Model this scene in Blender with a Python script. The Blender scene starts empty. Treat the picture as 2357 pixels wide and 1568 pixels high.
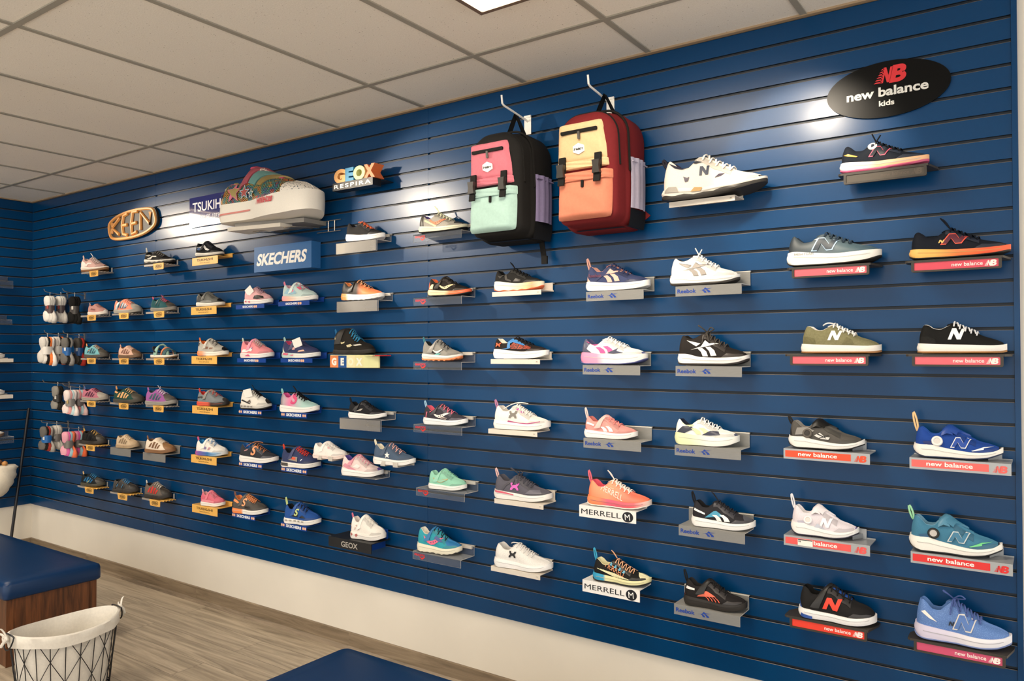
import bpy, bmesh, math, random
import numpy as np
from mathutils import Vector, Matrix
from mathutils.geometry import delaunay_2d_cdt

random.seed(7)
C = bpy.context.scene.collection
scene = bpy.context.scene
PI = math.pi

# ------------------------------------------------------------------ camera, world, lights, exposure
cam_d = bpy.data.cameras.new('camera'); cam = bpy.data.objects.new('camera', cam_d); C.objects.link(cam)
cam.location = (6.7816, -2.8937, 1.5893)
cam.rotation_mode = 'XYZ'
_R = Matrix.Rotation(0.6102, 4, 'Z') @ Matrix.Rotation(PI / 2 + 0.0157, 4, 'X') @ Matrix.Rotation(-0.0007, 4, 'Z')
cam.rotation_euler = _R.to_euler('XYZ')
cam_d.sensor_width = 36.0
cam_d.lens = 1773.9 / 2357 * 36.0
cam_d.clip_start = 0.02
scene.camera = cam
vs = scene.view_settings
vs.view_transform = 'Standard'; vs.look = 'None'; vs.gamma = 1.0; vs.use_curve_mapping = False
vs.exposure = 0.32
world = bpy.data.worlds.new('daylight'); scene.world = world; world.use_nodes = True
wb = world.node_tree.nodes['Background']
wb.inputs[0].default_value = (1.0, 0.97, 0.92, 1)      # overcast daylight through the open shop front behind the camera
wb.inputs[1].default_value = 1.7
LAMP_STRENGTH = 17.0
LAMP_COLOR = (1.0, 0.86, 0.68, 1)

# ------------------------------------------------------------------ materials
def lin(h):
    h = h.lstrip('#')
    c = [int(h[i:i + 2], 16) / 255 for i in (0, 2, 4)]
    return tuple((x / 12.92 if x <= .04045 else ((x + .055) / 1.055) ** 2.4) for x in c) + (1,)

MATS = {}
def mat(hexc, rough=.6, kind='fabric', metal=0.0, spec=.4):
    key = (hexc, rough, kind, metal, spec)
    if key in MATS: return MATS[key]
    m = bpy.data.materials.new('%s_%s' % (kind, hexc.strip('#'))); m.use_nodes = True
    nt = m.node_tree; b = nt.nodes['Principled BSDF']
    b.inputs['Roughness'].default_value = rough; b.inputs['Metallic'].default_value = metal
    b.inputs['Specular IOR Level'].default_value = spec
    tc = nt.nodes.new('ShaderNodeTexCoord'); nz = nt.nodes.new('ShaderNodeTexNoise')
    nt.links.new(tc.outputs['Object'], nz.inputs['Vector'])
    sc, amt, bump = {'fabric': (420, .16, .12), 'smooth': (60, .05, 0), 'foam': (260, .06, .05), 'suede': (160, .25, .08), 'metal': (80, .08, 0), 'cloth': (90, .10, .15)}[kind]
    nz.inputs['Scale'].default_value = sc; nz.inputs['Detail'].default_value = 2
    mx = nt.nodes.new('ShaderNodeMix'); mx.data_type = 'RGBA'
    if kind in ('fabric', 'cloth', 'suede'): b.inputs['Specular IOR Level'].default_value = min(spec, .15)
    c = lin(hexc)
    mx.inputs[6].default_value = tuple(max(0, v * (1 - amt)) for v in c[:3]) + (1,)
    mx.inputs[7].default_value = tuple(min(1, v * (1 + amt)) for v in c[:3]) + (1,)
    nt.links.new(nz.outputs['Fac'], mx.inputs[0]); nt.links.new(mx.outputs[2], b.inputs['Base Color'])
    if bump:
        bp = nt.nodes.new('ShaderNodeBump'); bp.inputs['Strength'].default_value = bump; bp.inputs['Distance'].default_value = .001
        nt.links.new(nz.outputs['Fac'], bp.inputs['Height']); nt.links.new(bp.outputs['Normal'], b.inputs['Normal'])
    MATS[key] = m; return m

def mute(h, k=.10):
    c = [int(h[i:i + 2], 16) for i in (1, 3, 5)]; g = .3 * c[0] + .59 * c[1] + .11 * c[2]
    return '#' + ''.join('%02x' % int(round(v + (g - v) * k)) for v in c)
def fab(h): return mat(mute(h), .75, 'fabric')
def rub(h): return mat(mute(h), .55, 'foam')
def syn(h): return mat(mute(h), .42, 'smooth')
def prt(h): return mat(h, .5, 'smooth')

def ramp_mat(stops, axis=0, rough=.55, noise=0.0):
    """two or more product colours fading into one another along the part (dyed foam, printed mesh)"""
    key = ('ramp', tuple(stops), axis, rough, noise)
    if key in MATS: return MATS[key]
    m = bpy.data.materials.new('faded_dye'); m.use_nodes = True
    nt = m.node_tree; b = nt.nodes['Principled BSDF']; b.inputs['Roughness'].default_value = rough
    tc = nt.nodes.new('ShaderNodeTexCoord'); sp = nt.nodes.new('ShaderNodeSeparateXYZ')
    nt.links.new(tc.outputs['Generated'], sp.inputs[0])
    cr = nt.nodes.new('ShaderNodeValToRGB')
    el = cr.color_ramp.elements
    while len(el) < len(stops): el.new(.5)
    for e, (p, c) in zip(el, stops): e.position = p; e.color = lin(c)
    nt.links.new(sp.outputs[axis], cr.inputs[0]); nt.links.new(cr.outputs[0], b.inputs['Base Color'])
    MATS[key] = m; return m

def dot_mat(base, dot, scale=260, thr=.35):
    key = ('dot', base, dot, scale, thr)
    if key in MATS: return MATS[key]
    m = bpy.data.materials.new('dotted_mesh'); m.use_nodes = True
    nt = m.node_tree; b = nt.nodes['Principled BSDF']; b.inputs['Roughness'].default_value = .6
    tc = nt.nodes.new('ShaderNodeTexCoord'); v = nt.nodes.new('ShaderNodeTexVoronoi'); v.inputs['Scale'].default_value = scale
    nt.links.new(tc.outputs['Object'], v.inputs['Vector'])
    cr = nt.nodes.new('ShaderNodeValToRGB'); cr.color_ramp.elements[0].position = thr - .05; cr.color_ramp.elements[1].position = thr + .05
    cr.color_ramp.elements[0].color = lin(dot); cr.color_ramp.elements[1].color = lin(base)
    nt.links.new(v.outputs['Distance'], cr.inputs[0]); nt.links.new(cr.outputs[0], b.inputs['Base Color'])
    MATS[key] = m; return m

def clear_mat(name, tint, opacity, rough=.08):
    if name in MATS: return MATS[name]
    m = bpy.data.materials.new(name); m.use_nodes = True
    nt = m.node_tree; out = nt.nodes['Material Output']; b = nt.nodes['Principled BSDF']
    b.inputs['Base Color'].default_value = lin(tint); b.inputs['Roughness'].default_value = rough; b.inputs['Specular IOR Level'].default_value = .6
    tr = nt.nodes.new('ShaderNodeBsdfTransparent'); mx = nt.nodes.new('ShaderNodeMixShader')
    lw = nt.nodes.new('ShaderNodeFresnel'); lw.inputs[0].default_value = 1.35
    nz = nt.nodes.new('ShaderNodeTexNoise'); nz.inputs['Scale'].default_value = 14
    ad = nt.nodes.new('ShaderNodeMath'); ad.operation = 'MULTIPLY_ADD'; ad.inputs[1].default_value = .08; ad.inputs[2].default_value = opacity - .04
    ad2 = nt.nodes.new('ShaderNodeMath'); ad2.operation = 'ADD'; ad2.use_clamp = True
    nt.links.new(nz.outputs['Fac'], ad.inputs[0]); nt.links.new(ad.outputs[0], ad2.inputs[0]); nt.links.new(lw.outputs[0], ad2.inputs[1])
    nt.links.new(ad2.outputs[0], mx.inputs[0]); nt.links.new(tr.outputs[0], mx.inputs[1]); nt.links.new(b.outputs[0], mx.inputs[2])
    nt.links.new(mx.outputs[0], out.inputs['Surface'])
    MATS[name] = m; return m

# ------------------------------------------------------------------ mesh helpers
class MB:
    def __init__(s): s.v = []; s.f = []; s.mi = []; s.slot = 0
    def add(s, vs_, fs):
        o = len(s.v); s.v += [tuple(map(float, p)) for p in vs_]
        for f in fs: s.f.append(tuple(i + o for i in f)); s.mi.append(s.slot)
        return s
    def box(s, a, b):
        x0, y0, z0 = a; x1, y1, z1 = b
        return s.add([(x0, y0, z0), (x1, y0, z0), (x1, y1, z0), (x0, y1, z0), (x0, y0, z1), (x1, y0, z1), (x1, y1, z1), (x0, y1, z1)],
                     [(0, 3, 2, 1), (4, 5, 6, 7), (0, 1, 5, 4), (1, 2, 6, 5), (2, 3, 7, 6), (3, 0, 4, 7)])
    def grid(s, P, close_u=False, close_v=False):
        nu, nv = len(P), len(P[0]); vs_ = [p for r in P for p in r]; fs = []
        for i in range(nu if close_u else nu - 1):
            for j in range(nv if close_v else nv - 1):
                i2, j2 = (i + 1) % nu, (j + 1) % nv
                fs.append((i * nv + j, i2 * nv + j, i2 * nv + j2, i * nv + j2))
        return s.add(vs_, fs)
    def tube(s, pts, r, n=6, closed=False, flat=1.0):
        pts = [Vector(p) for p in pts]; N = len(pts); rings = []; a = None
        for i, p in enumerate(pts):
            t = (pts[(i + 1) % N] - pts[i - 1]) if closed else pts[min(i + 1, N - 1)] - pts[max(i - 1, 0)]
            t.normalize()
            if a is None:
                a = Vector((0, 1, 0)).cross(t)
                if a.length < .2: a = Vector((0, 0, 1)).cross(t)
            else: a = a - t * a.dot(t)      # carry the frame along so the section does not twist
            a.normalize(); b = t.cross(a)
            rr = r[i] if isinstance(r, (list, tuple)) else r
            rings.append([p + a * math.cos(k * 2 * PI / n) * rr + b * math.sin(k * 2 * PI / n) * rr * flat for k in range(n)])
        s.grid(rings, closed, True)
        if not closed:
            o = len(s.v) - N * n
            s.f.append(tuple(range(o + n - 1, o - 1, -1))); s.mi.append(s.slot)
            s.f.append(tuple(range(o + (N - 1) * n, o + N * n))); s.mi.append(s.slot)
        return s
    def prism(s, poly, fn0, fn1):
        """2D polygon extruded between two mappings (u,v)->xyz"""
        n = len(poly); a = [fn0(*p) for p in poly]; b = [fn1(*p) for p in poly]
        return s.add(a + b, [tuple(range(n)), tuple(range(2 * n - 1, n - 1, -1))] + [(i, i + n, (i + 1) % n + n, (i + 1) % n) for i in range(n)])
    def build(s, name, mats, parent=None, smooth=False, angle=40, recalc=True):
        me = bpy.data.meshes.new(name); me.from_pydata(s.v, [], s.f)
        mats = mats if isinstance(mats, (list, tuple)) else [mats]
        for m in mats: me.materials.append(m)
        if len(mats) > 1: me.polygons.foreach_set('material_index', s.mi)
        if recalc:
            bm = bmesh.new(); bm.from_mesh(me); bmesh.ops.recalc_face_normals(bm, faces=bm.faces); bm.to_mesh(me); bm.free()
        if smooth:
            me.polygons.foreach_set('use_smooth', [True] * len(me.polygons))
            me.set_sharp_from_angle(angle=math.radians(angle))
        me.update()
        o = bpy.data.objects.new(name, me); C.objects.link(o)
        if parent: o.parent = parent
        return o

def thing(name, label, cat, loc=(0, 0, 0), rz=0, group=None):
    o = bpy.data.objects.new(name, None); C.objects.link(o); o.location = loc; o.rotation_euler = (0, 0, rz)
    o.empty_display_size = .05
    o['label'] = label; o['category'] = cat
    if group: o['group'] = group
    return o
def tag(o, label, cat, group=None):
    o['label'] = label; o['category'] = cat
    if group: o['group'] = group
    return o
def struct(o): o['kind'] = 'structure'; return o

def rrect(x0, z0, x1, z1, r, n=4):
    p = []
    for cx, cz, a0 in ((x1 - r, z0 + r, -PI / 2), (x1 - r, z1 - r, 0), (x0 + r, z1 - r, PI / 2), (x0 + r, z0 + r, PI)):
        for i in range(n + 1):
            a = a0 + i * PI / 2 / n; p.append((cx + r * math.cos(a), cz + r * math.sin(a)))
    return p

TXT = {}
def text2d(s, bold=0.0, spacing=1.0):
    """flat lettering: vertices normalised so the cap height is 1, starting at x=0"""
    key = (s, bold, spacing)
    if key in TXT: return TXT[key]
    cu = bpy.data.curves.new('letters', 'FONT'); cu.body = s; cu.size = 1; cu.offset = bold; cu.space_character = spacing; cu.resolution_u = 5
    ob = bpy.data.objects.new('letters', cu); C.objects.link(ob)
    dg = bpy.context.evaluated_depsgraph_get()
    me = bpy.data.meshes.new_from_object(ob.evaluated_get(dg))
    v = np.array([tuple(p.co) for p in me.vertices])[:, :2]; f = [tuple(p.vertices) for p in me.polygons]
    bpy.data.objects.remove(ob); bpy.data.curves.remove(cu); bpy.data.meshes.remove(me)
    v[:, 0] -= v[:, 0].min()
    v /= 0.69
    TXT[key] = (v, f); return TXT[key]
def put_text(mb, s, fn, h, x0=0, z0=0, bold=0.02, shear=0, stretch=1.0, width=None, align='l', spacing=1.0):
    v, f = text2d(s, bold, spacing)
    w = v[:, 0].max() * h * stretch
    if width: stretch *= width / w; w = width
    off = {'l': 0, 'c': -w / 2, 'r': -w}[align]
    mb.add([fn(x0 + off + p[0] * h * stretch + shear * p[1] * h, z0 + p[1] * h) for p in v], f)
    return w

def lerp(a, b, t): return a + (b - a) * t
def sstep(a, b, x):
    t = min(1, max(0, (x - a) / (b - a))); return t * t * (3 - 2 * t)
# ------------------------------------------------------------------ room
L_WALL = 6.687; Z0 = .370; PITCH = .0762; ZC = 2.813; DEEP = -6.2; XR = 9.6
WALLBLUE = mat('#003864', .27, 'smooth', 0, .27)
def groove(k): return Z0 + (32 - k) * PITCH

def plaster(h):
    m = bpy.data.materials.new('painted_plaster'); m.use_nodes = True
    nt = m.node_tree; b = nt.nodes['Principled BSDF']; b.inputs['Roughness'].default_value = .7
    tc = nt.nodes.new('ShaderNodeTexCoord'); nz = nt.nodes.new('ShaderNodeTexNoise'); nz.inputs['Scale'].default_value = 2.5; nz.inputs['Detail'].default_value = 6
    nt.links.new(tc.outputs['Object'], nz.inputs['Vector'])
    cr = nt.nodes.new('ShaderNodeValToRGB'); c = lin(h)
    cr.color_ramp.elements[0].color = tuple(v * .93 for v in c[:3]) + (1,); cr.color_ramp.elements[1].color = c
    cr.color_ramp.elements[0].position = .3; cr.color_ramp.elements[1].position = .7
    nt.links.new(nz.outputs['Fac'], cr.inputs[0]); nt.links.new(cr.outputs[0], b.inputs['Base Color'])
    return m
PLASTER = plaster('#e6e0d4')
GROOVE = mat('#0b1a28', .5, 'smooth', 0, .4); EDGE = mat('#6a655f', .45, 'smooth')  # GROOVE: the shade inside the slots is painted in as a near-black blue

def slat_panel(name, x0, x1, along, lo=1, hi=32, top=ZC - .006):
    """slat boards with T grooves; along(x, depth, z) -> xyz, depth is measured out of the wall"""
    mb = MB()
    def strip(p0, p1, slot):
        mb.slot = slot; (d0, z0), (d1, z1) = p0, p1
        mb.add([along(x0, d0, z0), along(x1, d0, z0), along(x1, d1, z1), along(x0, d1, z1)], [(0, 1, 2, 3)])
    g = .0048
    for k in range(1, 33):
        zb = Z0 if k == 32 else groove(k) + g; zt = groove(k - 1) - g if k > 1 else top
        strip((0, zb), (0, zt - .0016), 0)
        strip((0, zt - .0016), (-.0012, zt), 2 if k > 1 else 0)
        if k > 1:
            strip((-.0012, zt), (-.009, zt), 1)
            strip((-.009, zt), (-.009, zt + 2 * g), 1)
            strip((-.009, zt + 2 * g), (0, zt + 2 * g), 1)
    strip((0, Z0), (-.018, Z0), 0)
    for x in (x0, x1):
        mb.slot = 0; mb.add([along(x, 0, Z0), along(x, -.0175, Z0), along(x, -.0175, top), along(x, 0, top)], [(0, 1, 2, 3)])
    o = mb.build(name, [WALLBLUE, GROOVE, EDGE], recalc=False)
    return struct(o)
back = lambda x, d, z: (x, -d, z)
left = lambda y, d, z: (d, -y, z)
slat_panel('wall_back', .0, 1.8005, back); slat_panel('wall_back', 1.8014, 4.2488, back); slat_panel('wall_back', 4.2497, L_WALL, back)
slat_panel('wall_left', .0, 2.4, left); slat_panel('wall_left', 2.4009, 4.8, left)
mb = MB(); mb.box((-.2, .0185, 0), (XR, .12, ZC + .1)); struct(mb.build('wall_rear', PLASTER))
mb = MB(); mb.box((-.12, DEEP, 0), (-.0185, .0185, ZC + .1)); struct(mb.build('wall_side', PLASTER))
mb = MB(); mb.box((L_WALL + .0006, -.004, Z0 - .002), (L_WALL + .0165, .018, ZC)); struct(mb.build('trim_1', WALLBLUE))

# floor: grey-brown vinyl planks that run along the wall
def wood_mat(name, cols, plank, axis_len=1.22, rough=.45, grain=(1.2, 22, 22), seam=True):
    m = bpy.data.materials.new(name); m.use_nodes = True
    nt = m.node_tree; N = nt.nodes.new; L = nt.links.new; b = nt.nodes['Principled BSDF']; b.inputs['Roughness'].default_value = rough
    tc = N('ShaderNodeTexCoord'); mp = N('ShaderNodeMapping'); mp.inputs['Scale'].default_value = grain
    br = N('ShaderNodeTexBrick'); br.offset = .37; br.inputs['Scale'].default_value = 1
    br.inputs['Brick Width'].default_value = axis_len; br.inputs['Row Height'].default_value = plank; br.inputs['Mortar Size'].default_value = .0016 if seam else 0
    br.inputs['Color1'].default_value = (0, 0, 0, 1); br.inputs['Color2'].default_value = (1, 1, 1, 1); br.inputs['Mortar'].default_value = (.5, .5, .5, 1)
    L(tc.outputs['Object'], br.inputs['Vector']); L(tc.outputs['Object'], mp.inputs['Vector'])
    ad = N('ShaderNodeVectorMath'); ad.operation = 'MULTIPLY_ADD'; L(br.outputs['Color'], ad.inputs[0]); ad.inputs[1].default_value = (7, 13, 5); L(mp.outputs[0], ad.inputs[2])
    n1 = N('ShaderNodeTexNoise'); n1.inputs['Scale'].default_value = 1.0; n1.inputs['Detail'].default_value = 7; n1.inputs['Roughness'].default_value = .62; n1.inputs['Distortion'].default_value = 1.4
    L(ad.outputs[0], n1.inputs['Vector'])
    cr = N('ShaderNodeValToRGB'); e = cr.color_ramp.elements
    while len(e) < len(cols): e.new(.5)
    for el, (p, c) in zip(e, cols): el.position = p; el.color = lin(c)
    L(n1.outputs['Fac'], cr.inputs[0])
    mx = N('ShaderNodeMix'); mx.data_type = 'RGBA'; mx.blend_type = 'MULTIPLY'; mx.inputs[0].default_value = .55 if seam else 0
    sm = N('ShaderNodeMath'); sm.operation = 'MULTIPLY_ADD'; sm.inputs[1].default_value = -1; sm.inputs[2].default_value = 1
    L(br.outputs['Fac'], sm.inputs[0]); cmb = N('ShaderNodeCombineColor')
    for i in range(3): L(sm.outputs[0], cmb.inputs[i])
    L(cr.outputs[0], mx.inputs[6]); L(cmb.outputs[0], mx.inputs[7]); L(mx.outputs[2], b.inputs['Base Color'])
    return m
VINYL = [(.22, '#6c6052'), (.42, '#978a78'), (.56, '#b0a28e'), (.75, '#c4b7a2')]
FLOOR = wood_mat('vinyl_plank', VINYL, .18)
BASE = wood_mat('vinyl_cove', [(.2, '#4d4234'), (.45, '#7d6d59'), (.75, '#9c8b74')], 5.0, 1.4, grain=(2.2, 26, 26), seam=False)
mb = MB(); mb.box((-.1, DEEP, -.1), (XR, .02, 0)); struct(mb.build('floor', FLOOR))
mb = MB(); mb.grid([[(x, y, z) for y, z in ((-.012, 0), (-.004, .006), (.008, .02), (.010, .088), (.0185, .092))] for x in (-.018, XR)]); struct(mb.build('baseboard_back', BASE))
mb = MB(); mb.grid([[(x, y, z) for x, z in ((.012, 0), (.004, .006), (-.008, .02), (-.010, .088), (-.0185, .092))] for y in (DEEP, .018)]); struct(mb.build('baseboard_left', BASE))

# ceiling: mineral tiles in a lay-in grid
def tile_mat():
    m = bpy.data.materials.new('mineral_tile'); m.use_nodes = True
    nt = m.node_tree; N = nt.nodes.new; L = nt.links.new; b = nt.nodes['Principled BSDF']; b.inputs['Roughness'].default_value = .85; b.inputs['Specular IOR Level'].default_value = .2
    tc = N('ShaderNodeTexCoord'); v = N('ShaderNodeTexVoronoi'); v.inputs['Scale'].default_value = 62; v.inputs['Randomness'].default_value = 1
    n = N('ShaderNodeTexNoise'); n.inputs['Scale'].default_value = 26; n.inputs['Detail'].default_value = 5
    L(tc.outputs['Object'], v.inputs['Vector']); L(tc.outputs['Object'], n.inputs['Vector'])
    gt = N('ShaderNodeMath'); gt.operation = 'MULTIPLY_ADD'; gt.inputs[1].default_value = .26; gt.inputs[2].default_value = -.04; L(n.outputs['Fac'], gt.inputs[0])
    lt = N('ShaderNodeMath'); lt.operation = 'LESS_THAN'; L(v.outputs['Distance'], lt.inputs[0]); L(gt.outputs[0], lt.inputs[1])
    n2 = N('ShaderNodeTexNoise'); n2.inputs['Scale'].default_value = 180; L(tc.outputs['Object'], n2.inputs['Vector'])
    c1 = N('ShaderNodeValToRGB'); c1.color_ramp.elements[0].color = lin('#e0dacf'); c1.color_ramp.elements[1].color = lin('#f4efe6'); L(n2.outputs['Fac'], c1.inputs[0])
    mx = N('ShaderNodeMix'); mx.data_type = 'RGBA'; mx.inputs[7].default_value = lin('#a89f92'); L(lt.outputs[0], mx.inputs[0]); L(c1.outputs[0], mx.inputs[6]); L(mx.outputs[2], b.inputs['Base Color'])
    bp = N('ShaderNodeBump'); bp.inputs['Strength'].default_value = .35; bp.inputs['Distance'].default_value = .002; L(n2.outputs['Fac'], bp.inputs['Height']); L(bp.outputs[0], b.inputs['Normal'])
    return m
TILE = tile_mat(); GRID = mat('#9b968a', .5, 'smooth')
TX0 = 6.0589; TS = .6096; TY = -.3932; TY2 = 1.2192
xs_g = [TX0 + TS * i for i in range(-9, 7)]; ys_g = [TY - TY2 * j for j in range(0, 5)]
mb = MB(); mb.box((-.1, DEEP, ZC + .004), (XR, .02, ZC + .06)); struct(mb.build('ceiling', TILE))
mb = MB()
for x in xs_g: mb.box((x - .012, DEEP, ZC - .001), (x + .012, .018, ZC + .008))
for y in ys_g: mb.box((-.018, y - .012, ZC - .0016), (XR, y + .012, ZC + .008))
struct(mb.build('trim_2', GRID))
mb = MB(); mb.box((0, -.018, ZC - .004), (XR, .018, ZC + .006)); mb.box((-.018, DEEP, ZC - .004), (.014, -.0185, ZC + .006))
struct(mb.build('trim_3', mat('#a18a6e', .5, 'smooth')))

# lamps: flat panel fittings fixed under the ceiling
def emit(name, col, st):
    m = bpy.data.materials.new(name); m.use_nodes = True; nt = m.node_tree
    b = nt.nodes['Principled BSDF']; b.inputs['Base Color'].default_value = (.9, .9, .88, 1)
    b.inputs['Emission Color'].default_value = col; b.inputs['Emission Strength'].default_value = st
    return m
DIFF = emit('lit_diffuser', LAMP_COLOR, LAMP_STRENGTH); LFRAME = mat('#6b5a4a', .4, 'smooth')
def ceiling_light(x, y, label, w=.44, l=1.2):
    t = thing('ceiling_light', label, 'light', (x, y, ZC), 0, 'ceiling panel lights')
    mb = MB()
    for a in ((0, 0, .018, l), (w - .018, 0, w, l), (.018, 0, w - .018, .018), (.018, l - .018, w - .018, l)): mb.box((a[0], -a[3], -.03), (a[2], -a[1], -.0018))
    mb.build('frame', LFRAME, t)
    mb = MB(); mb.box((.018, -l + .018, -.026), (w - .018, -.018, -.004)); mb.build('diffuser', DIFF, t)
    return t
LIGHTS = [(5.14, -.735, 'white ceiling panel light with dark frame at the top edge', .75, .75), (2.24, -1.42, 'white ceiling panel light over the middle of the room'), (.32, -.735, 'white ceiling panel light near the left wall'),
          (5.14, -3.9, 'white ceiling panel light behind the camera'), (2.70, -3.9, 'white ceiling panel light in the second row over the room'), (.34, -3.9, 'white ceiling panel light in the second row near the left wall')]
for a in LIGHTS: ceiling_light(*a)
WHITE = syn('#efece4')
def spotlight(x, y, aim, watt, label, cone=58, drop=.125):
    t = thing('spotlight', label, 'light', (x, y, ZC), 0, 'white ceiling spotlights'); loc = Vector((x, y, ZC - drop)); dv = (Vector(aim) - loc).normalized()
    mb = MB(); mb.tube([(0, 0, -.002), (0, 0, -.008), (0, 0, -.016)], .045, 16); mb.build('canopy', WHITE, t, True)
    mb = MB(); mb.tube([(0, 0, -.014), (0, 0, -drop)], .008, 8); mb.build('stem', WHITE, t, True)
    c = Vector((0, 0, -drop)); mb = MB(); mb.tube([c + dv * u for u in (-.07, -.058, .0, .07)], [.02, .034, .042, .044], 14); mb.build('head', WHITE, t, True)
    ld = bpy.data.lights.new('bulb', 'SPOT'); ld.energy = watt; ld.color = LAMP_COLOR[:3]; ld.spot_size = math.radians(cone); ld.spot_blend = .30; ld.shadow_soft_size = .04
    lo = bpy.data.objects.new('bulb', ld); C.objects.link(lo); lo.parent = t; lo.location = c + dv * .085
    lo.rotation_euler = dv.to_track_quat('-Z', 'Y').to_euler()
spotlight(5.955, -.80, (6.06, 0, 2.26), 30, 'small white spotlight hanging from the ceiling at the top edge', 48)
spotlight(2.95, -1.50, (4.45, 0, 2.08), 125, 'small white spotlight over the middle of the room', 40)
spotlight(.62, -1.05, (1.98, 0, 2.16), 62, 'small white spotlight near the left wall', 40)

# ------------------------------------------------------------------ shelves
CLEAR = clear_mat('clear_acrylic', '#aab0b8', .06, .05); CEDGE = clear_mat('acrylic_edge', '#e8e2d8', .55, .3); HOLD = clear_mat('sign_sleeve', '#b9b4ac', .22, .05)  # acrylic_edge is paler than the sheet: piped light painted into its colour
FROST = clear_mat('frosted_acrylic', '#a3a29d', .52, .3); FEDGE = clear_mat('frosted_edge', '#d9d5cc', .85, .3)
YEL = mat('#e9b45c', .4, 'smooth'); SKB = mat('#123f8f', .35, 'smooth'); CREAM = mat('#d8cfc2', .4, 'smooth'); GREYP = mat('#7d7b77', .5, 'smooth')
NBK = mat('#37322c', .45, 'foam'); NBS = mat('#a3a6a9', .35, 'smooth', .3); MWH = mat('#eceae6', .35, 'smooth'); GBK = mat('#17181a', .5, 'foam')
NBRED = {'N1': '#4a4238', 'N2a': '#ee5f6b', 'N2b': '#e04458', 'N3a': '#ee5f6b', 'N3b': '#e9606c', 'N6a': '#f03a26', 'N6b': '#d04a6e', 'N4a': '#f04a24', 'N4b': '#f0625c', 'N5a': '#ee5350', 'N5b': '#e52a2a'}

def bent(mb, x0, x1, d, lip, up, th=.003, d0=-.004):
    """one sheet bent to a shelf: up the wall, out, and down at the front (edges in a second slot)"""
    out = [(d0, up), (d0, 0), (-d, 0), (-d, -lip)]
    inn = [(d0 - th, up), (d0 - th, th * .0 + .0), (-d + th, -th), (-d + th, -lip)]
    o = [(d0, up), (d0, -th), (-d + th, -th), (-d + th, -lip)]; i = [(d0 - th, up), (d0 - th, 0), (-d, 0), (-d, -lip)]
    n = 4
    V = [(x, y, z) for x in (x0, x1) for (y, z) in o + i]
    mb.slot = 0; F0, F1 = [], []
    for k in range(n - 1):
        F0.append((k, k + 1, 8 + k + 1, 8 + k)); F0.append((4 + k, 12 + k, 12 + k + 1, 4 + k + 1))
        F1.append((k, 4 + k, 4 + k + 1, k + 1)); F1.append((8 + k, 8 + k + 1, 12 + k + 1, 12 + k))
    F1.append((0, 8, 12, 4)); F1.append((3, 7, 15, 11))
    mb.add(V, F0); mb.slot = 1; o_ = len(mb.v) - 16
    for f in F1: mb.f.append(tuple(a + o_ for a in f)); mb.mi.append(1)
def face(d, e=.0008): return lambda u, v: (u, -d - e, v)
N_MARK = [(.30, 0), (.46, 0), (.46, .52), (.70, 0), (.86, 0), (.86, 1), (.70, 1), (.70, .46), (.46, 1), (.30, 1)]
def nb_mark(mb, fn, x, z, h):
    """slanted two-letter mark with speed lines running out to the left"""
    k = .22
    q = lambda u, v: fn(x + u * h + k * v * h, z + v * h)
    for i in range(6):
        v0 = i / 6 + .02; v1 = v0 + .085; l = -.10 + .05 * i
        mb.add([q(l, v0), q(.36, v0), q(.36, v1), q(l + .10, v1)], [(0, 1, 2, 3)])
    mb.add([q(*p) for p in N_MARK], [(0, 1, 2, 8, 9), (3, 4, 5, 6, 7), (2, 3, 7, 8)])
    put_text(mb, 'B', lambda u, v: fn(x + u + k * v, z + v), h, x0=h * .84, bold=.05, stretch=1.15)

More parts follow.
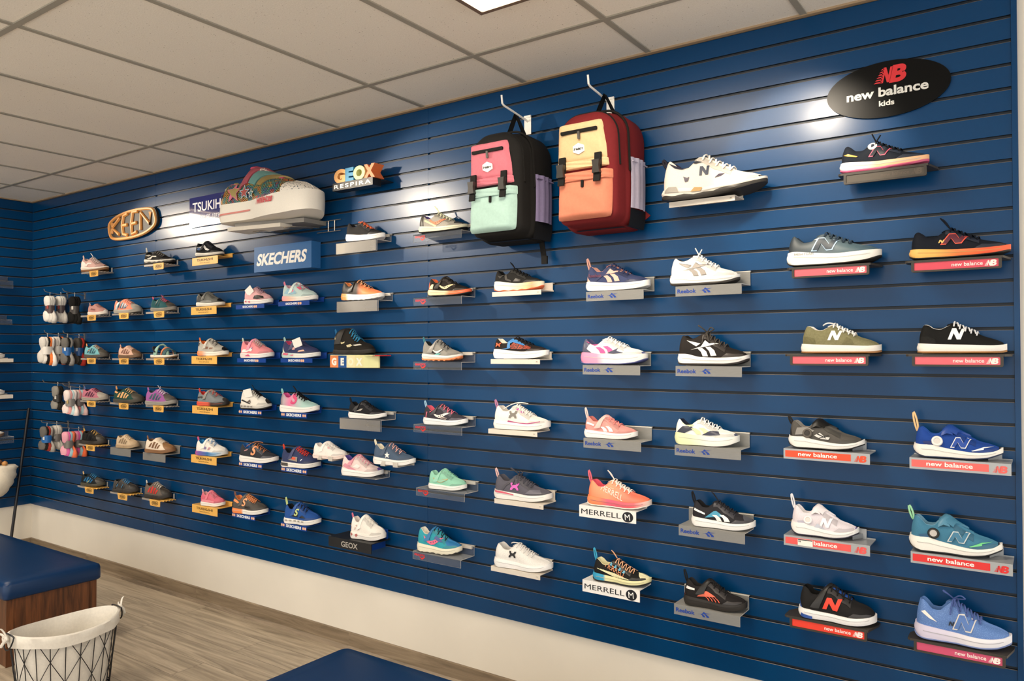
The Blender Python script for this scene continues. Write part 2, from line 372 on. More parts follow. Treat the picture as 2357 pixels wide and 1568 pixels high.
def make_shelf(key, typ, x0, x1, z, who):
    w = x1 - x0; xc = (x0 + x1) / 2; gap = min((groove(k) - z for k in range(1, 32) if groove(k) > z + .012))
    desc = {'tsu': 'yellow lettered metal shelf', 'sk': 'blue shelf, small white lettering,', 'sk2': 'blue shelf, bold white lettering,', 'clr': 'clear shelf with sign holder', 'sau': 'clear shelf with red lettering', 'ua': 'off-white metal shelf',
            'rbk': 'frosted shelf with blue lettering', 'mer': 'white shelf with black lettering', 'grey': 'plain grey shelf', 'nbk': 'black tray shelf, red sign,', 'nbs': 'silver shelf with red sign', 'gblk': 'black lettered shelf', 'geox': 'multicoloured lettered shelf', 'flat': 'clear ledge without lip'}[typ]
    if key == 'N1': desc = 'plain black tray shelf'
    t = thing('shoe_shelf', '%s under the %s' % (desc, who), 'shelf', (xc, 0, z), 0, {'tsu': 'yellow lettered shelves', 'sk': 'blue lettered shelves', 'sk2': 'blue lettered shelves', 'clr': 'clear acrylic shelves', 'sau': 'clear shelves with red lettering', 'ua': 'off-white metal shelves', 'rbk': 'frosted shelves', 'mer': 'white lettered shelves', 'grey': 'plain grey shelves', 'nbk': 'black tray shelves', 'nbs': 'silver shelves'}.get(typ))
    h = w / 2; d = .108; mb = MB(); tx = MB()
    def plate(lip, mats, up=gap, dd=d):
        bent(mb, -h, h, dd, lip, up); mb.slot = 1
        mb.box((-h, -.004, up), (h, .006, up + .003)); mb.build('shelf_plate', mats, t, recalc=True)
    if typ == 'tsu':
        plate(.048, [YEL, YEL])
        put_text(tx, 'TSUKIH', face(d), .014, -.083, -.024, bold=.012, width=.098)
        put_text(tx, 'SHI', face(d), .014, .037, -.024, bold=.012, width=.046)
        tx.add([face(d)(.026 + u, -.017 + v) for u, v in arch(0, 0, .0045, .0085, PI * .55, PI * 2.0, 9)], [(i, i + 1, 16 - i, 17 - i) for i in range(8)])
        put_text(tx, 'SINCE 1873 JAPAN', face(d), .0055, -.052, -.038, bold=.0, width=.104)
        tx.build('lettering', prt('#2b2118'), t, recalc=False)
    elif typ in ('sk', 'sk2'):
        plate(.024 if typ == 'sk' else .026, [SKB, SKB]); pk = MB()
        if typ == 'sk':
            put_text(tx, 'SKECHERS', face(d), .011, -.066, -.0175, bold=.03, width=.10)
            spots = [.052]
        else:
            put_text(tx, 'SKECHERS', face(d), .014, -.062, -.020, bold=.04, width=.125)
            spots = [-.09, .088]
        tx.build('lettering', prt('#eef0f2'), t, recalc=False)
        for sx in spots:
            for dx in (-.008, .008): pk.prism(rrect(sx + dx - .0065, -.020, sx + dx + .0065, -.006, .004), face(d, 0), face(d, .0009))
        pk.build('peach_emblem', prt('#e8b493'), t)
    elif typ in ('clr', 'sau', 'flat'):
        plate({'clr': .058, 'sau': .038, 'flat': .002}[typ], [CLEAR, CEDGE], gap)
        c = MB(); c.box((h - .065, -.016, gap - .012), (h - .008, -.007, gap + .002)); c.build('clip', CEDGE, t)
        if typ == 'clr':
            c = MB(); c.box((-h + .003, -d - .005, -.057), (h - .003, -d - .003, -.002)); c.build('sign_holder', [HOLD], t)
        if typ == 'sau':
            put_text(tx, 'saucony', face(d), .014, -h + .012, -.0175, bold=.018, width=.066)
            tx.add([face(d)(-h + .045 + u * .034, -.033 + v * .018) for u, v in SWOOSH], [tuple(range(len(SWOOSH)))])
            tx.build('lettering', prt('#d8302a'), t, recalc=False)
    elif typ == 'ua':
        bent(mb, -h, h, d, .021, .004); mb.build('shelf_plate', [CREAM, CREAM], t)
        for a in (-h + .002, h - .062):
            c = MB(); c.box((a, -.010, -.003), (a + .06, -.007, gap)); c.box((a, -.0101, gap), (a + .06, .006, gap + .004)); c.build('hook_tab', CREAM, t)
        pk = MB()
        for a in UA_: pk.prism([(h - .022 + u * .014, -.015 + v * .010) for u, v in a], face(d, 0), face(d, .0006))
        pk.build('embossed_emblem', mat('#cfc7ba', .4, 'smooth'), t)
    elif typ == 'rbk':
        plate(.039, [FROST, FEDGE])
        put_text(tx, 'Reebok', face(d), .0145, -h + .008, -.027, bold=.025, width=.075)
        for p in VEC[1:]: tx.add([face(d)(-h + .088 + u * .052, -.029 + v * .020) for u, v in p], [tuple(range(len(p)))])
        tx.build('lettering', prt('#123c94'), t, recalc=False)
    elif typ == 'mer':
        plate(.048, [MWH, MWH])
        put_text(tx, 'MERRELL', face(d), .021, -h + .010, -.035, bold=0, width=.182)
        tx.prism([(h - .036 + .024 * math.cos(a), -.0255 + .021 * math.sin(a)) for a in np.linspace(0, 2 * PI, 25)[:-1]], face(d, 0), face(d, .0005))
        tx.build('lettering', prt('#15151c'), t, recalc=True)
        pk = MB(); put_text(pk, 'M', face(d, .0014), .024, h - .036, -.0375, bold=0, align='c', shear=-.1); pk.build('round_emblem', prt('#f2f1ee'), t, recalc=False)
    elif typ == 'grey':
        plate(.05, [GREYP, mat('#97948e', .5, 'smooth')], gap)
    elif typ == 'gblk':
        bent(mb, -h, h, .14, .050, .002); mb.build('shelf_plate', [GBK, GBK], t)
        put_text(tx, 'GEOX', face(.14), .026, 0, -.039, bold=.02, align='c', width=.12); tx.build('lettering', prt('#a9a49c'), t, recalc=False)
        c = MB(); c.box((-h + .05, -.012, .0), (h - .015, -.004, gap + .008)); c.box((h - .04, -.10, -.045), (h - .034, -.004, -.004)); c.build('bracket', SKB, t)
    elif typ == 'geox':
        cols = ['#ef8a4a', '#15529e', '#efe3ae', '#e6dfa0']; q = w * .80 / 4
        c = MB(); c.box((-h, -d + .002, -.004), (h, -.004, 0)); c.build('shelf_plate', syn('#e6dfa0'), t)
        for i, (col, ch, tc_) in enumerate(zip(cols, 'GEOX', ('#f3efe6', '#f3efe6', '#f6f0cf', '#f6f2e4'))):
            c = MB(); c.box((-h + i * q, -d, -.066), (-h + (i + 1) * q, -d + .012, -.004)); ob = c.build('letter_tile', syn(col), t)
            c = MB(); put_text(c, ch, face(d), .034, -h + (i + .5) * q, -.052, bold=.06, align='c'); c.build('letter', prt(tc_), ob, recalc=False)
        c = MB(); c.prism([(-h + 4 * q, -d), (h, -d + .045), (h, -d + .055), (-h + 4 * q, -d + .012)], lambda u, v: (u, v, -.066), lambda u, v: (u, v, -.004)); c.build('end_tile', syn('#dcdc9c'), t)
        c = MB(); c.box((h - .02, -.09, -.006), (h + .035, -.01, -.001)); c.build('arrow_tab', syn('#c8242c'), t)
    elif typ == 'nbk':
        pl = [(-h - .018, -d + .004), (-h - .010, -d - .002), (h + .004, -d - .002), (h + .024, -.03), (h + .024, -.006), (-h + .004, -.006), (-h - .018, -.05)]
        if key in ('N2b', 'N3b', 'N6b'): pl = [(min(u, h + .02), v) for u, v in pl]
        mb.prism(pl, lambda u, v: (u, v, -.007), lambda u, v: (u, v, 0)); mb.box((-h + .02, -.012, 0), (h - .02, -.006, min(gap, .012))); mb.build('shelf_plate', NBK, t)
        fr = MB(); o = rrect(-h, -.039, h, -.004, .006); i_ = rrect(-h + .008, -.033, h - .008, -.008, .002); n = len(o)
        for yy in (-d - .003, -d + .008): fr.add([(u, yy, v) for u, v in o + i_], [(k, (k + 1) % n, n + (k + 1) % n, n + k) for k in range(n)])
        fr.add([(u, yy, v) for yy in (-d - .003, -d + .008) for u, v in o], [(k, (k + 1) % n, n + (k + 1) % n, n + k) for k in range(n)])
        fr.add([(u, yy, v) for yy in (-d - .003, -d + .008) for u, v in i_], [(k, (k + 1) % n, n + (k + 1) % n, n + k) for k in range(n)])
        fr.build('sign_frame', NBK, t)
        pn = MB(); pn.box((-h + .0075, -d, -.0335), (h - .0075, -d + .004, -.0075)); pan = pn.build('sign_panel', syn(NBRED[key]), t)
        put_text(tx, 'new balance', face(d, .0006), .0115, h * .26, -.0255, bold=.012, width=.084, align='c'); nb_mark(tx, face(d, .0006), h - .044, -.029, .0165)
        tx.build('lettering', prt('#f3e9e4' if key != 'N1' else '#5a5046'), pan, recalc=False)
    elif typ == 'nbs':
        bent(mb, -h, h, d, .036, .003); mb.build('shelf_plate', [NBS, NBS], t)
        c = MB(); c.prism([(h * .55, -.06), (h * .72, -.012), (h * .55, -.012)], lambda u, v: (u, v, .001), lambda u, v: (u, v, gap * .5)); c.build('gusset', NBS, t)
        c = MB(); c.box((-h * .8, -.010, 0), (h * .8, -.006, gap)); c.build('hook_tab', NBS, t)
        pn = MB(); pn.prism(rrect(-h + .006, -.029, h * .58, -.006, .001), face(d, -.001), face(d, .0005)); pan = pn.build('sign_panel', syn(NBRED[key]), t)
        put_text(tx, 'new balance', face(d, .001), .013, -h + .006 + (h * 1.58 - .006) / 2, -.0225, bold=.02, width=.128, align='c'); tx.build('lettering', prt('#f4f0ec'), pan, recalc=False)
        c = MB(); nb_mark(c, face(d), h * .66, -.029, .020); c.build('emblem', syn(NBRED[key]), t, recalc=False)
        if key == 'N5a':
            c = MB(); c.prism(rrect(-h + .048, -.030, -h + .098, -.008, .001), face(d, 0), face(d, .0016)); st = c.build('price_sticker', syn('#efebe2'), t); st['label'] = 'white price sticker'
            c = MB(); c.add([face(d, .002)(-h + .049 + u * .048, -.0115 + v * .003) for u, v in ((0, 0), (1, 0), (1, 1), (0, 1))], [(0, 1, 2, 3)])
            put_text(c, '99', face(d, .002), .006, -h + .050, -.0195, bold=.02); c.build('price', prt('#201c1a'), st, recalc=False)
    return t

def keen_shelf(key, x0, x1, z, who, gold):
    t = thing('shoe_shelf', '%s shelf, yellow tag, under the %s' % ('two-tone corrugated' if gold else 'grey corrugated', who), 'shelf', (x0, 0, z), 0, 'corrugated shelves with yellow tags')
    w = x1 - x0; d = .108; ys = np.linspace(-d, -.004, 37); wave = lambda y: .0035 * math.sin((y + d) * 2 * PI / .021) - .005
    GR = mat('#a9a096', .4, 'smooth', .2); split = w * .45
    def sheet(a, b, m, name):
        mb = MB(); top = [[(x, y, wave(y)) for y in ys] for x in (a, b)]; bot = [[(x, y, wave(y) - .0025) for y in ys] for x in (a, b)]
        mb.grid(top); mb.grid(bot); n = len(ys)
        for i in (0, 1):
            mb.add(top[i] + bot[i], [(k, k + 1, n + k + 1, n + k) for k in range(n - 1)])
        mb.add([top[0][0], top[1][0], bot[1][0], bot[0][0]], [(0, 1, 2, 3)])
        mb.add([top[0][-1], top[1][-1], bot[1][-1], bot[0][-1]], [(0, 1, 2, 3)])
        mb.build(name, m, t)
    if gold: sheet(0, split, GR, 'shelf_plate'); sheet(split, w, YEL, 'shelf_plate')
    else: sheet(0, w, GR, 'shelf_plate')
    mb = MB(); mb.box((0, -d - .004, -.012), (split, -d, 0)); mb.build('front_rod', GR, t)
    for u in (.02, w - .02):
        mb = MB(); mb.box((u, -.012, -.004), (u + .004, -.004, .030)); mb.build('hook_tab', mat('#c9c4bb', .4, 'smooth'), t)
    a, b = w - .124, w - .002
    mb = MB(); pl = [(a + .012, -.040), (b - .004, -.040), (b, -.036), (b, .001), (a, .001), (a + .008, -.036)]
    mb.prism(pl, lambda u, v: (u, -d - .007, v), lambda u, v: (u, -d - .004, v)); tg = mb.build('tag', YEL, t)
    c = (a + b) / 2 + .004; o = [(c + u * .037, -.0195 + v * .0145) for u, v in KEEN_O]
    mb = MB(); n = len(o); i_ = [(c + (u - c) * .9, -.0195 + (v + .0195) * .84) for u, v in o]; f = face(d + .007)
    mb.add([f(*p) for p in o + i_], [(k, (k + 1) % n, n + (k + 1) % n, n + k) for k in range(n)])
    put_text(mb, 'KEEN', f, .014, c, -.0265, bold=.03, width=.052, align='c', shear=-.05); mb.build('lettering', prt('#3a2a10'), tg, recalc=False)
    return t
KEEN_O = [(-1, .05), (-.93, .42), (-.55, .82), (0, .97), (.5, .95), (.82, .85), (.93, .6), (1, -.05), (.93, -.42), (.55, -.82), (0, -.97), (-.5, -.95), (-.82, -.85), (-.93, -.6)]
# positions measured on the wall: x, y, z, turn, length, height
POS = {'1a': (1.137, -0.062, 2.175, 0.22, 0.224, 0.105), '1b': (1.975, -0.062, 2.175, 0.22, 0.225, 0.086), '2a': (1.186, -0.062, 1.862, 0.22, 0.158, 0.083), '2b': (1.588, -0.062, 1.862, 0.22, 0.208, 0.101), '2c': (2.026, -0.062, 1.862, 0.22, 0.182, 0.092), '3a': (1.17, -0.062, 1.555, 0.22, 0.192, 0.096), '3b': (1.619, -0.062, 1.555, 0.22, 0.174, 0.087), '3c': (2.022, -0.062, 1.555, 0.22, 0.191, 0.094), '4a': (1.158, -0.062, 1.25, 0.22, 0.209, 0.089), '4b': (1.609, -0.062, 1.25, 0.22, 0.229, 0.102), '4c': (2.003, -0.062, 1.25, 0.22, 0.222, 0.105), '5a': (1.147, -0.062, 0.937, 0.22, 0.195, 0.102), '5b': (1.596, -0.062, 0.941, 0.22, 0.172, 0.092), '5c': (1.996, -0.062, 0.937, 0.22, 0.215, 0.099), '6a': (1.139, -0.062, 0.637, 0.22, 0.195, 0.09), '6b': (1.58, -0.062, 0.637, 0.22, 0.196, 0.094), '6c': (1.973, -0.062, 0.637, 0.22, 0.194, 0.109), 'T1': (2.53, -0.062, 2.181, 0.22, 0.188, 0.097), 'T2': (2.541, -0.062, 1.875, 0.22, 0.188, 0.089), 'T3': (2.57, -0.062, 1.572, 0.22, 0.204, 0.103), 'T4': (2.573, -0.062, 1.266, 0.22, 0.21, 0.095), 'T5': (2.562, -0.062, 0.962, 0.22, 0.211, 0.101), 'T6': (2.578, -0.062, 0.657, 0.22, 0.161, 0.089), 'S2a': (3.01, -0.062, 1.872, 0.2, 0.179, 0.101), 'S2b': (3.374, -0.062, 1.875, 0.2, 0.21, 0.103), 'S3a': (3.0, -0.062, 1.56, 0.2, 0.209, 0.108), 'S3b': (3.386, -0.062, 1.562, 0.2, 0.226, 0.104), 'S4a': (2.991, -0.062, 1.262, 0.2, 0.194, 0.113), 'S4b': (3.374, -0.062, 1.262, 0.2, 0.237, 0.111), 'S5a': (3.02, -0.062, 0.958, 0.2, 0.248, 0.108), 'S5b': (3.386, -0.062, 0.96, 0.2, 0.231, 0.11), 'S6a': (2.941, -0.062, 0.654, 0.2, 0.223, 0.108), 'S6b': (3.401, -0.062, 0.652, 0.2, 0.216, 0.111), 'GW': (3.908, -0.062, 0.638, 0.15, 0.194, 0.118), 'G1': (3.883, -0.062, 2.167, 0.15, 0.22, 0.102), 'G2': (3.864, -0.062, 1.86, 0.15, 0.242, 0.104), 'G3': (3.802, -0.062, 1.581, 0.15, 0.235, 0.132), 'G4': (3.901, -0.062, 1.254, 0.15, 0.213, 0.087), 'G5': (3.623, -0.062, 1.026, 0.15, 0.201, 0.087), 'G6': (3.865, -0.062, 0.956, 0.15, 0.235, 0.105), 'G7': (4.09, -0.062, 1.032, 0.15, 0.227, 0.104), 'A1': (4.399, -0.062, 2.164, 0.12, 0.25, 0.096), 'A2': (4.44, -0.062, 1.857, 0.12, 0.22, 0.093), 'A3': (4.395, -0.062, 1.549, 0.12, 0.209, 0.102), 'A4': (4.415, -0.062, 1.247, 0.12, 0.227, 0.094), 'A5': (4.428, -0.062, 0.943, 0.12, 0.191, 0.091), 'A6': (4.379, -0.062, 0.636, 0.12, 0.23, 0.117), 'U2': (4.84, -0.062, 1.863, 0.08, 0.233, 0.098), 'U3': (4.851, -0.062, 1.563, 0.08, 0.259, 0.092), 'U4': (4.855, -0.062, 1.25, 0.08, 0.264, 0.108), 'U5': (4.862, -0.062, 0.941, 0.08, 0.271, 0.107), 'U6': (4.862, -0.062, 0.638, 0.08, 0.271, 0.105), 'R2a': (5.331, -0.062, 1.843, 0.05, 0.265, 0.11), 'R3a': (5.313, -0.062, 1.541, 0.05, 0.277, 0.108), 'R2b': (5.7, -0.062, 1.846, 0.05, 0.257, 0.113), 'R3b': (5.732, -0.062, 1.541, 0.05, 0.259, 0.12), 'R4a': (5.297, -0.062, 1.239, 0.05, 0.222, 0.091), 'R4b': (5.706, -0.062, 1.238, 0.05, 0.237, 0.098), 'M5': (5.334, -0.062, 0.962, 0.05, 0.263, 0.108), 'R5b': (5.768, -0.062, 0.934, 0.05, 0.229, 0.098), 'M6': (5.345, -0.062, 0.656, 0.05, 0.238, 0.093), 'R6b': (5.735, -0.062, 0.631, 0.05, 0.229, 0.099), 'N0': (5.745, -0.085, 2.173, 0.03, 0.382, 0.163), 'N1': (6.327, -0.062, 2.2, 0.0, 0.263, 0.1), 'N2a': (6.165, -0.062, 1.891, 0.0, 0.297, 0.112), 'N2b': (6.544, -0.062, 1.889, 0.0, 0.272, 0.097), 'N3a': (6.187, -0.062, 1.586, 0.03, 0.249, 0.102), 'N3b': (6.548, -0.062, 1.586, 0.03, 0.24, 0.099), 'N4a': (6.137, -0.062, 1.254, 0.03, 0.24, 0.101), 'N4b': (6.535, -0.062, 1.253, 0.03, 0.24, 0.101), 'N5a': (6.13, -0.062, 0.95, 0.03, 0.214, 0.106), 'N5b': (6.525, -0.062, 0.95, 0.03, 0.25, 0.117), 'N6a': (6.169, -0.062, 0.669, 0.03, 0.242, 0.114), 'N6b': (6.543, -0.062, 0.671, 0.03, 0.259, 0.131), 'GI': (3.272, -0.19, 2.314, 0.0, 0.673, 0.302)}
SHELVES = {'5b': ('grey', 1.443, 1.701, 0.938), '5c': ('grey', 1.856, 2.117, 0.934), 'T1': ('tsu', 2.404, 2.668, 2.178), 'T2': ('tsu', 2.395, 2.656, 1.873), 'T3': ('tsu', 2.403, 2.664, 1.569), 'T4': ('tsu', 2.413, 2.676, 1.263), 'T5': ('tsu', 2.405, 2.665, 0.959), 'T6': ('tsu', 2.418, 2.677, 0.654), 'S2a': ('sk', 2.849, 3.111, 1.869), 'S2b': ('sk', 3.236, 3.495, 1.873), 'S3a': ('sk', 2.864, 3.127, 1.557), 'S3b': ('sk', 3.258, 3.52, 1.559), 'S4a': ('sk2', 2.883, 3.092, 1.259), 'S4b': ('sk2', 3.264, 3.477, 1.26), 'S5a': ('sk2', 2.886, 3.098, 0.955), 'S5b': ('sk2', 3.268, 3.48, 0.957), 'S6a': ('sk2', 2.824, 3.035, 0.651), 'S6b': ('sk2', 3.268, 3.478, 0.649), 'GW': ('gblk', 3.69, 4.0, 0.635), 'G1': ('clr', 3.706, 4.003, 2.163), 'G2': ('clr', 3.713, 4.013, 1.857), 'G3': ('geox', 3.662, 3.973, 1.578), 'G4': ('clr', 3.738, 4.035, 1.251), 'G6': ('flat', 3.743, 3.995, 0.953), 'A1': ('sau', 4.248, 4.547, 2.161), 'A2': ('sau', 4.252, 4.548, 1.854), 'A3': ('sau', 4.252, 4.548, 1.546), 'A4': ('sau', 4.253, 4.55, 1.244), 'A5': ('sau', 4.27, 4.566, 0.94), 'A6': ('sau', 4.248, 4.544, 0.633), 'U2': ('ua', 4.725, 4.986, 1.861), 'U3': ('ua', 4.717, 4.979, 1.56), 'U4': ('ua', 4.703, 4.965, 1.247), 'U5': ('ua', 4.737, 4.996, 0.938), 'U6': ('ua', 4.718, 4.979, 0.635), 'R2a': ('rbk', 5.208, 5.466, 1.84), 'R3a': ('rbk', 5.191, 5.45, 1.538), 'R2b': ('rbk', 5.601, 5.857, 1.843), 'R3b': ('rbk', 5.6, 5.856, 1.538), 'R4a': ('rbk', 5.194, 5.453, 1.236), 'R4b': ('rbk', 5.595, 5.851, 1.235), 'R5b': ('rbk', 5.61, 5.864, 0.931), 'R6b': ('rbk', 5.59, 5.845, 0.628), 'M5': ('mer', 5.173, 5.431, 0.959), 'M6': ('mer', 5.188, 5.446, 0.653), 'N0': ('ua', 5.576, 5.834, 2.17), 'N1': ('nbk', 6.21, 6.46, 2.197), 'N2a': ('nbk', 6.037, 6.288, 1.888), 'N2b': ('nbk', 6.413, 6.661, 1.886), 'N3a': ('nbk', 6.029, 6.283, 1.583), 'N3b': ('nbk', 6.413, 6.663, 1.583), 'N6a': ('nbk', 6.022, 6.272, 0.666), 'N6b': ('nbk', 6.411, 6.66, 0.668), 'N4a': ('nbs', 6.004, 6.285, 1.251), 'N4b': ('nbs', 6.403, 6.68, 1.25), 'N5a': ('nbs', 6.003, 6.283, 0.947), 'N5b': ('nbs', 6.404, 6.681, 0.947)}
# ------------------------------------------------------------------ shoes
def curve(pts):
    xs = np.array([p[0] for p in pts]); ys = np.array([p[1] for p in pts]); n = len(xs)
    d = np.diff(ys) / np.diff(xs); m = np.zeros(n); m[0] = d[0]; m[-1] = d[-1]
    for i in range(1, n - 1): m[i] = 0 if d[i - 1] * d[i] <= 0 else 2 * d[i - 1] * d[i] / (d[i - 1] + d[i])
    def f(x):
        x = min(max(x, xs[0]), xs[-1]); i = min(int(np.searchsorted(xs, x, side='right')) - 1, n - 2)
        h = xs[i + 1] - xs[i]; t = (x - xs[i]) / h
        return float((2 * t**3 - 3 * t**2 + 1) * ys[i] + (t**3 - 2 * t**2 + t) * h * m[i] + (-2 * t**3 + 3 * t**2) * ys[i + 1] + (t**3 - t**2) * h * m[i + 1])
    return f

STY = {
 'run': dict(o=[(0, .10), (.05, .02), (.12, 0), (.64, 0), (.85, .04), (1, .15)], b=[(0, .36), (.12, .34), (.4, .28), (.7, .25), (.9, .29), (1, .36)],
             t=[(0, .88), (.05, .93), (.11, .86), (.19, .72), (.26, .71), (.33, .84), (.39, .94), (.5, .80), (.62, .64), (.75, .53), (.87, .475), (.95, .42), (1, .37)], xt=.37, lace=(.42, .69), w=.37),
 'max': dict(o=[(0, .13), (.05, .03), (.13, 0), (.62, 0), (.85, .05), (1, .2)], b=[(0, .44), (.08, .46), (.3, .40), (.6, .33), (.85, .37), (1, .42)],
             t=[(0, .92), (.05, .97), (.11, .86), (.19, .74), (.26, .75), (.33, .88), (.39, .96), (.5, .84), (.62, .70), (.75, .60), (.87, .55), (.95, .49), (1, .43)], xt=.37, lace=(.42, .69), w=.37),
 'court': dict(o=[(0, .01), (.04, 0), (.8, 0), (.93, .01), (1, .05)], b=[(0, .33), (.2, .30), (.6, .27), (.85, .25), (.95, .27), (1, .30)],
             t=[(0, .80), (.05, .92), (.1, .91), (.18, .80), (.26, .77), (.34, .86), (.4, .93), (.5, .80), (.62, .66), (.75, .52), (.87, .44), (.95, .37), (1, .31)], xt=.38, lace=(.42, .68), w=.37),
 'mid': dict(o=[(0, .06), (.05, .01), (.12, 0), (.68, 0), (.87, .04), (1, .16)], b=[(0, .36), (.12, .36), (.35, .26), (.6, .24), (.9, .27), (1, .33)],
             t=[(0, .88), (.06, .94), (.13, .86), (.20, .82), (.27, .86), (.34, .95), (.40, .97), (.5, .81), (.62, .64), (.75, .52), (.87, .46), (.95, .40), (1, .34)], xt=.38, lace=(.42, .69), w=.38),
 'kid': dict(o=[(0, .06), (.06, .01), (.13, 0), (.66, 0), (.86, .03), (1, .11)], b=[(0, .28), (.12, .27), (.4, .23), (.7, .22), (.9, .26), (1, .31)],
             t=[(0, .82), (.05, .89), (.11, .84), (.18, .70), (.25, .69), (.32, .84), (.40, .95), (.5, .84), (.62, .70), (.75, .59), (.87, .53), (.95, .46), (1, .36)], xt=.38, lace=(.44, .68), w=.42),
 'boot': dict(o=[(0, .03), (.06, 0), (.7, 0), (.9, .02), (1, .08)], b=[(0, .19), (.4, .16), (.8, .17), (1, .22)],
             t=[(0, .78), (.06, .84), (.14, .90), (.24, .95), (.34, .97), (.42, .93), (.52, .70), (.62, .55), (.75, .46), (.87, .42), (.95, .36), (1, .27)], xt=.40, lace=(.45, .66), w=.42),
 'keen': dict(o=[(0, .05), (.06, .01), (.12, 0), (.70, 0), (.88, .04), (1, .13)], b=[(0, .26), (.12, .25), (.4, .21), (.7, .22), (.9, .27), (1, .34)],
             t=[(0, .80), (.05, .86), (.11, .84), (.18, .74), (.25, .73), (.32, .84), (.40, .92), (.5, .80), (.62, .68), (.75, .60), (.87, .56), (.95, .48), (1, .38)], xt=.38, lace=(.45, .66), w=.43),
 'giant': dict(o=[(0, .01), (.05, 0), (.6, 0), (.8, .02), (1, .11)], b=[(0, .33), (.3, .33), (.6, .33), (.8, .38), (1, .46)],
             t=[(0, .70), (.06, .73), (.12, .72), (.2, .70), (.27, .76), (.33, .88), (.38, .95), (.5, .82), (.62, .72), (.75, .66), (.87, .62), (.95, .56), (1, .47)], xt=.36, lace=(.42, .66), w=.42),
}

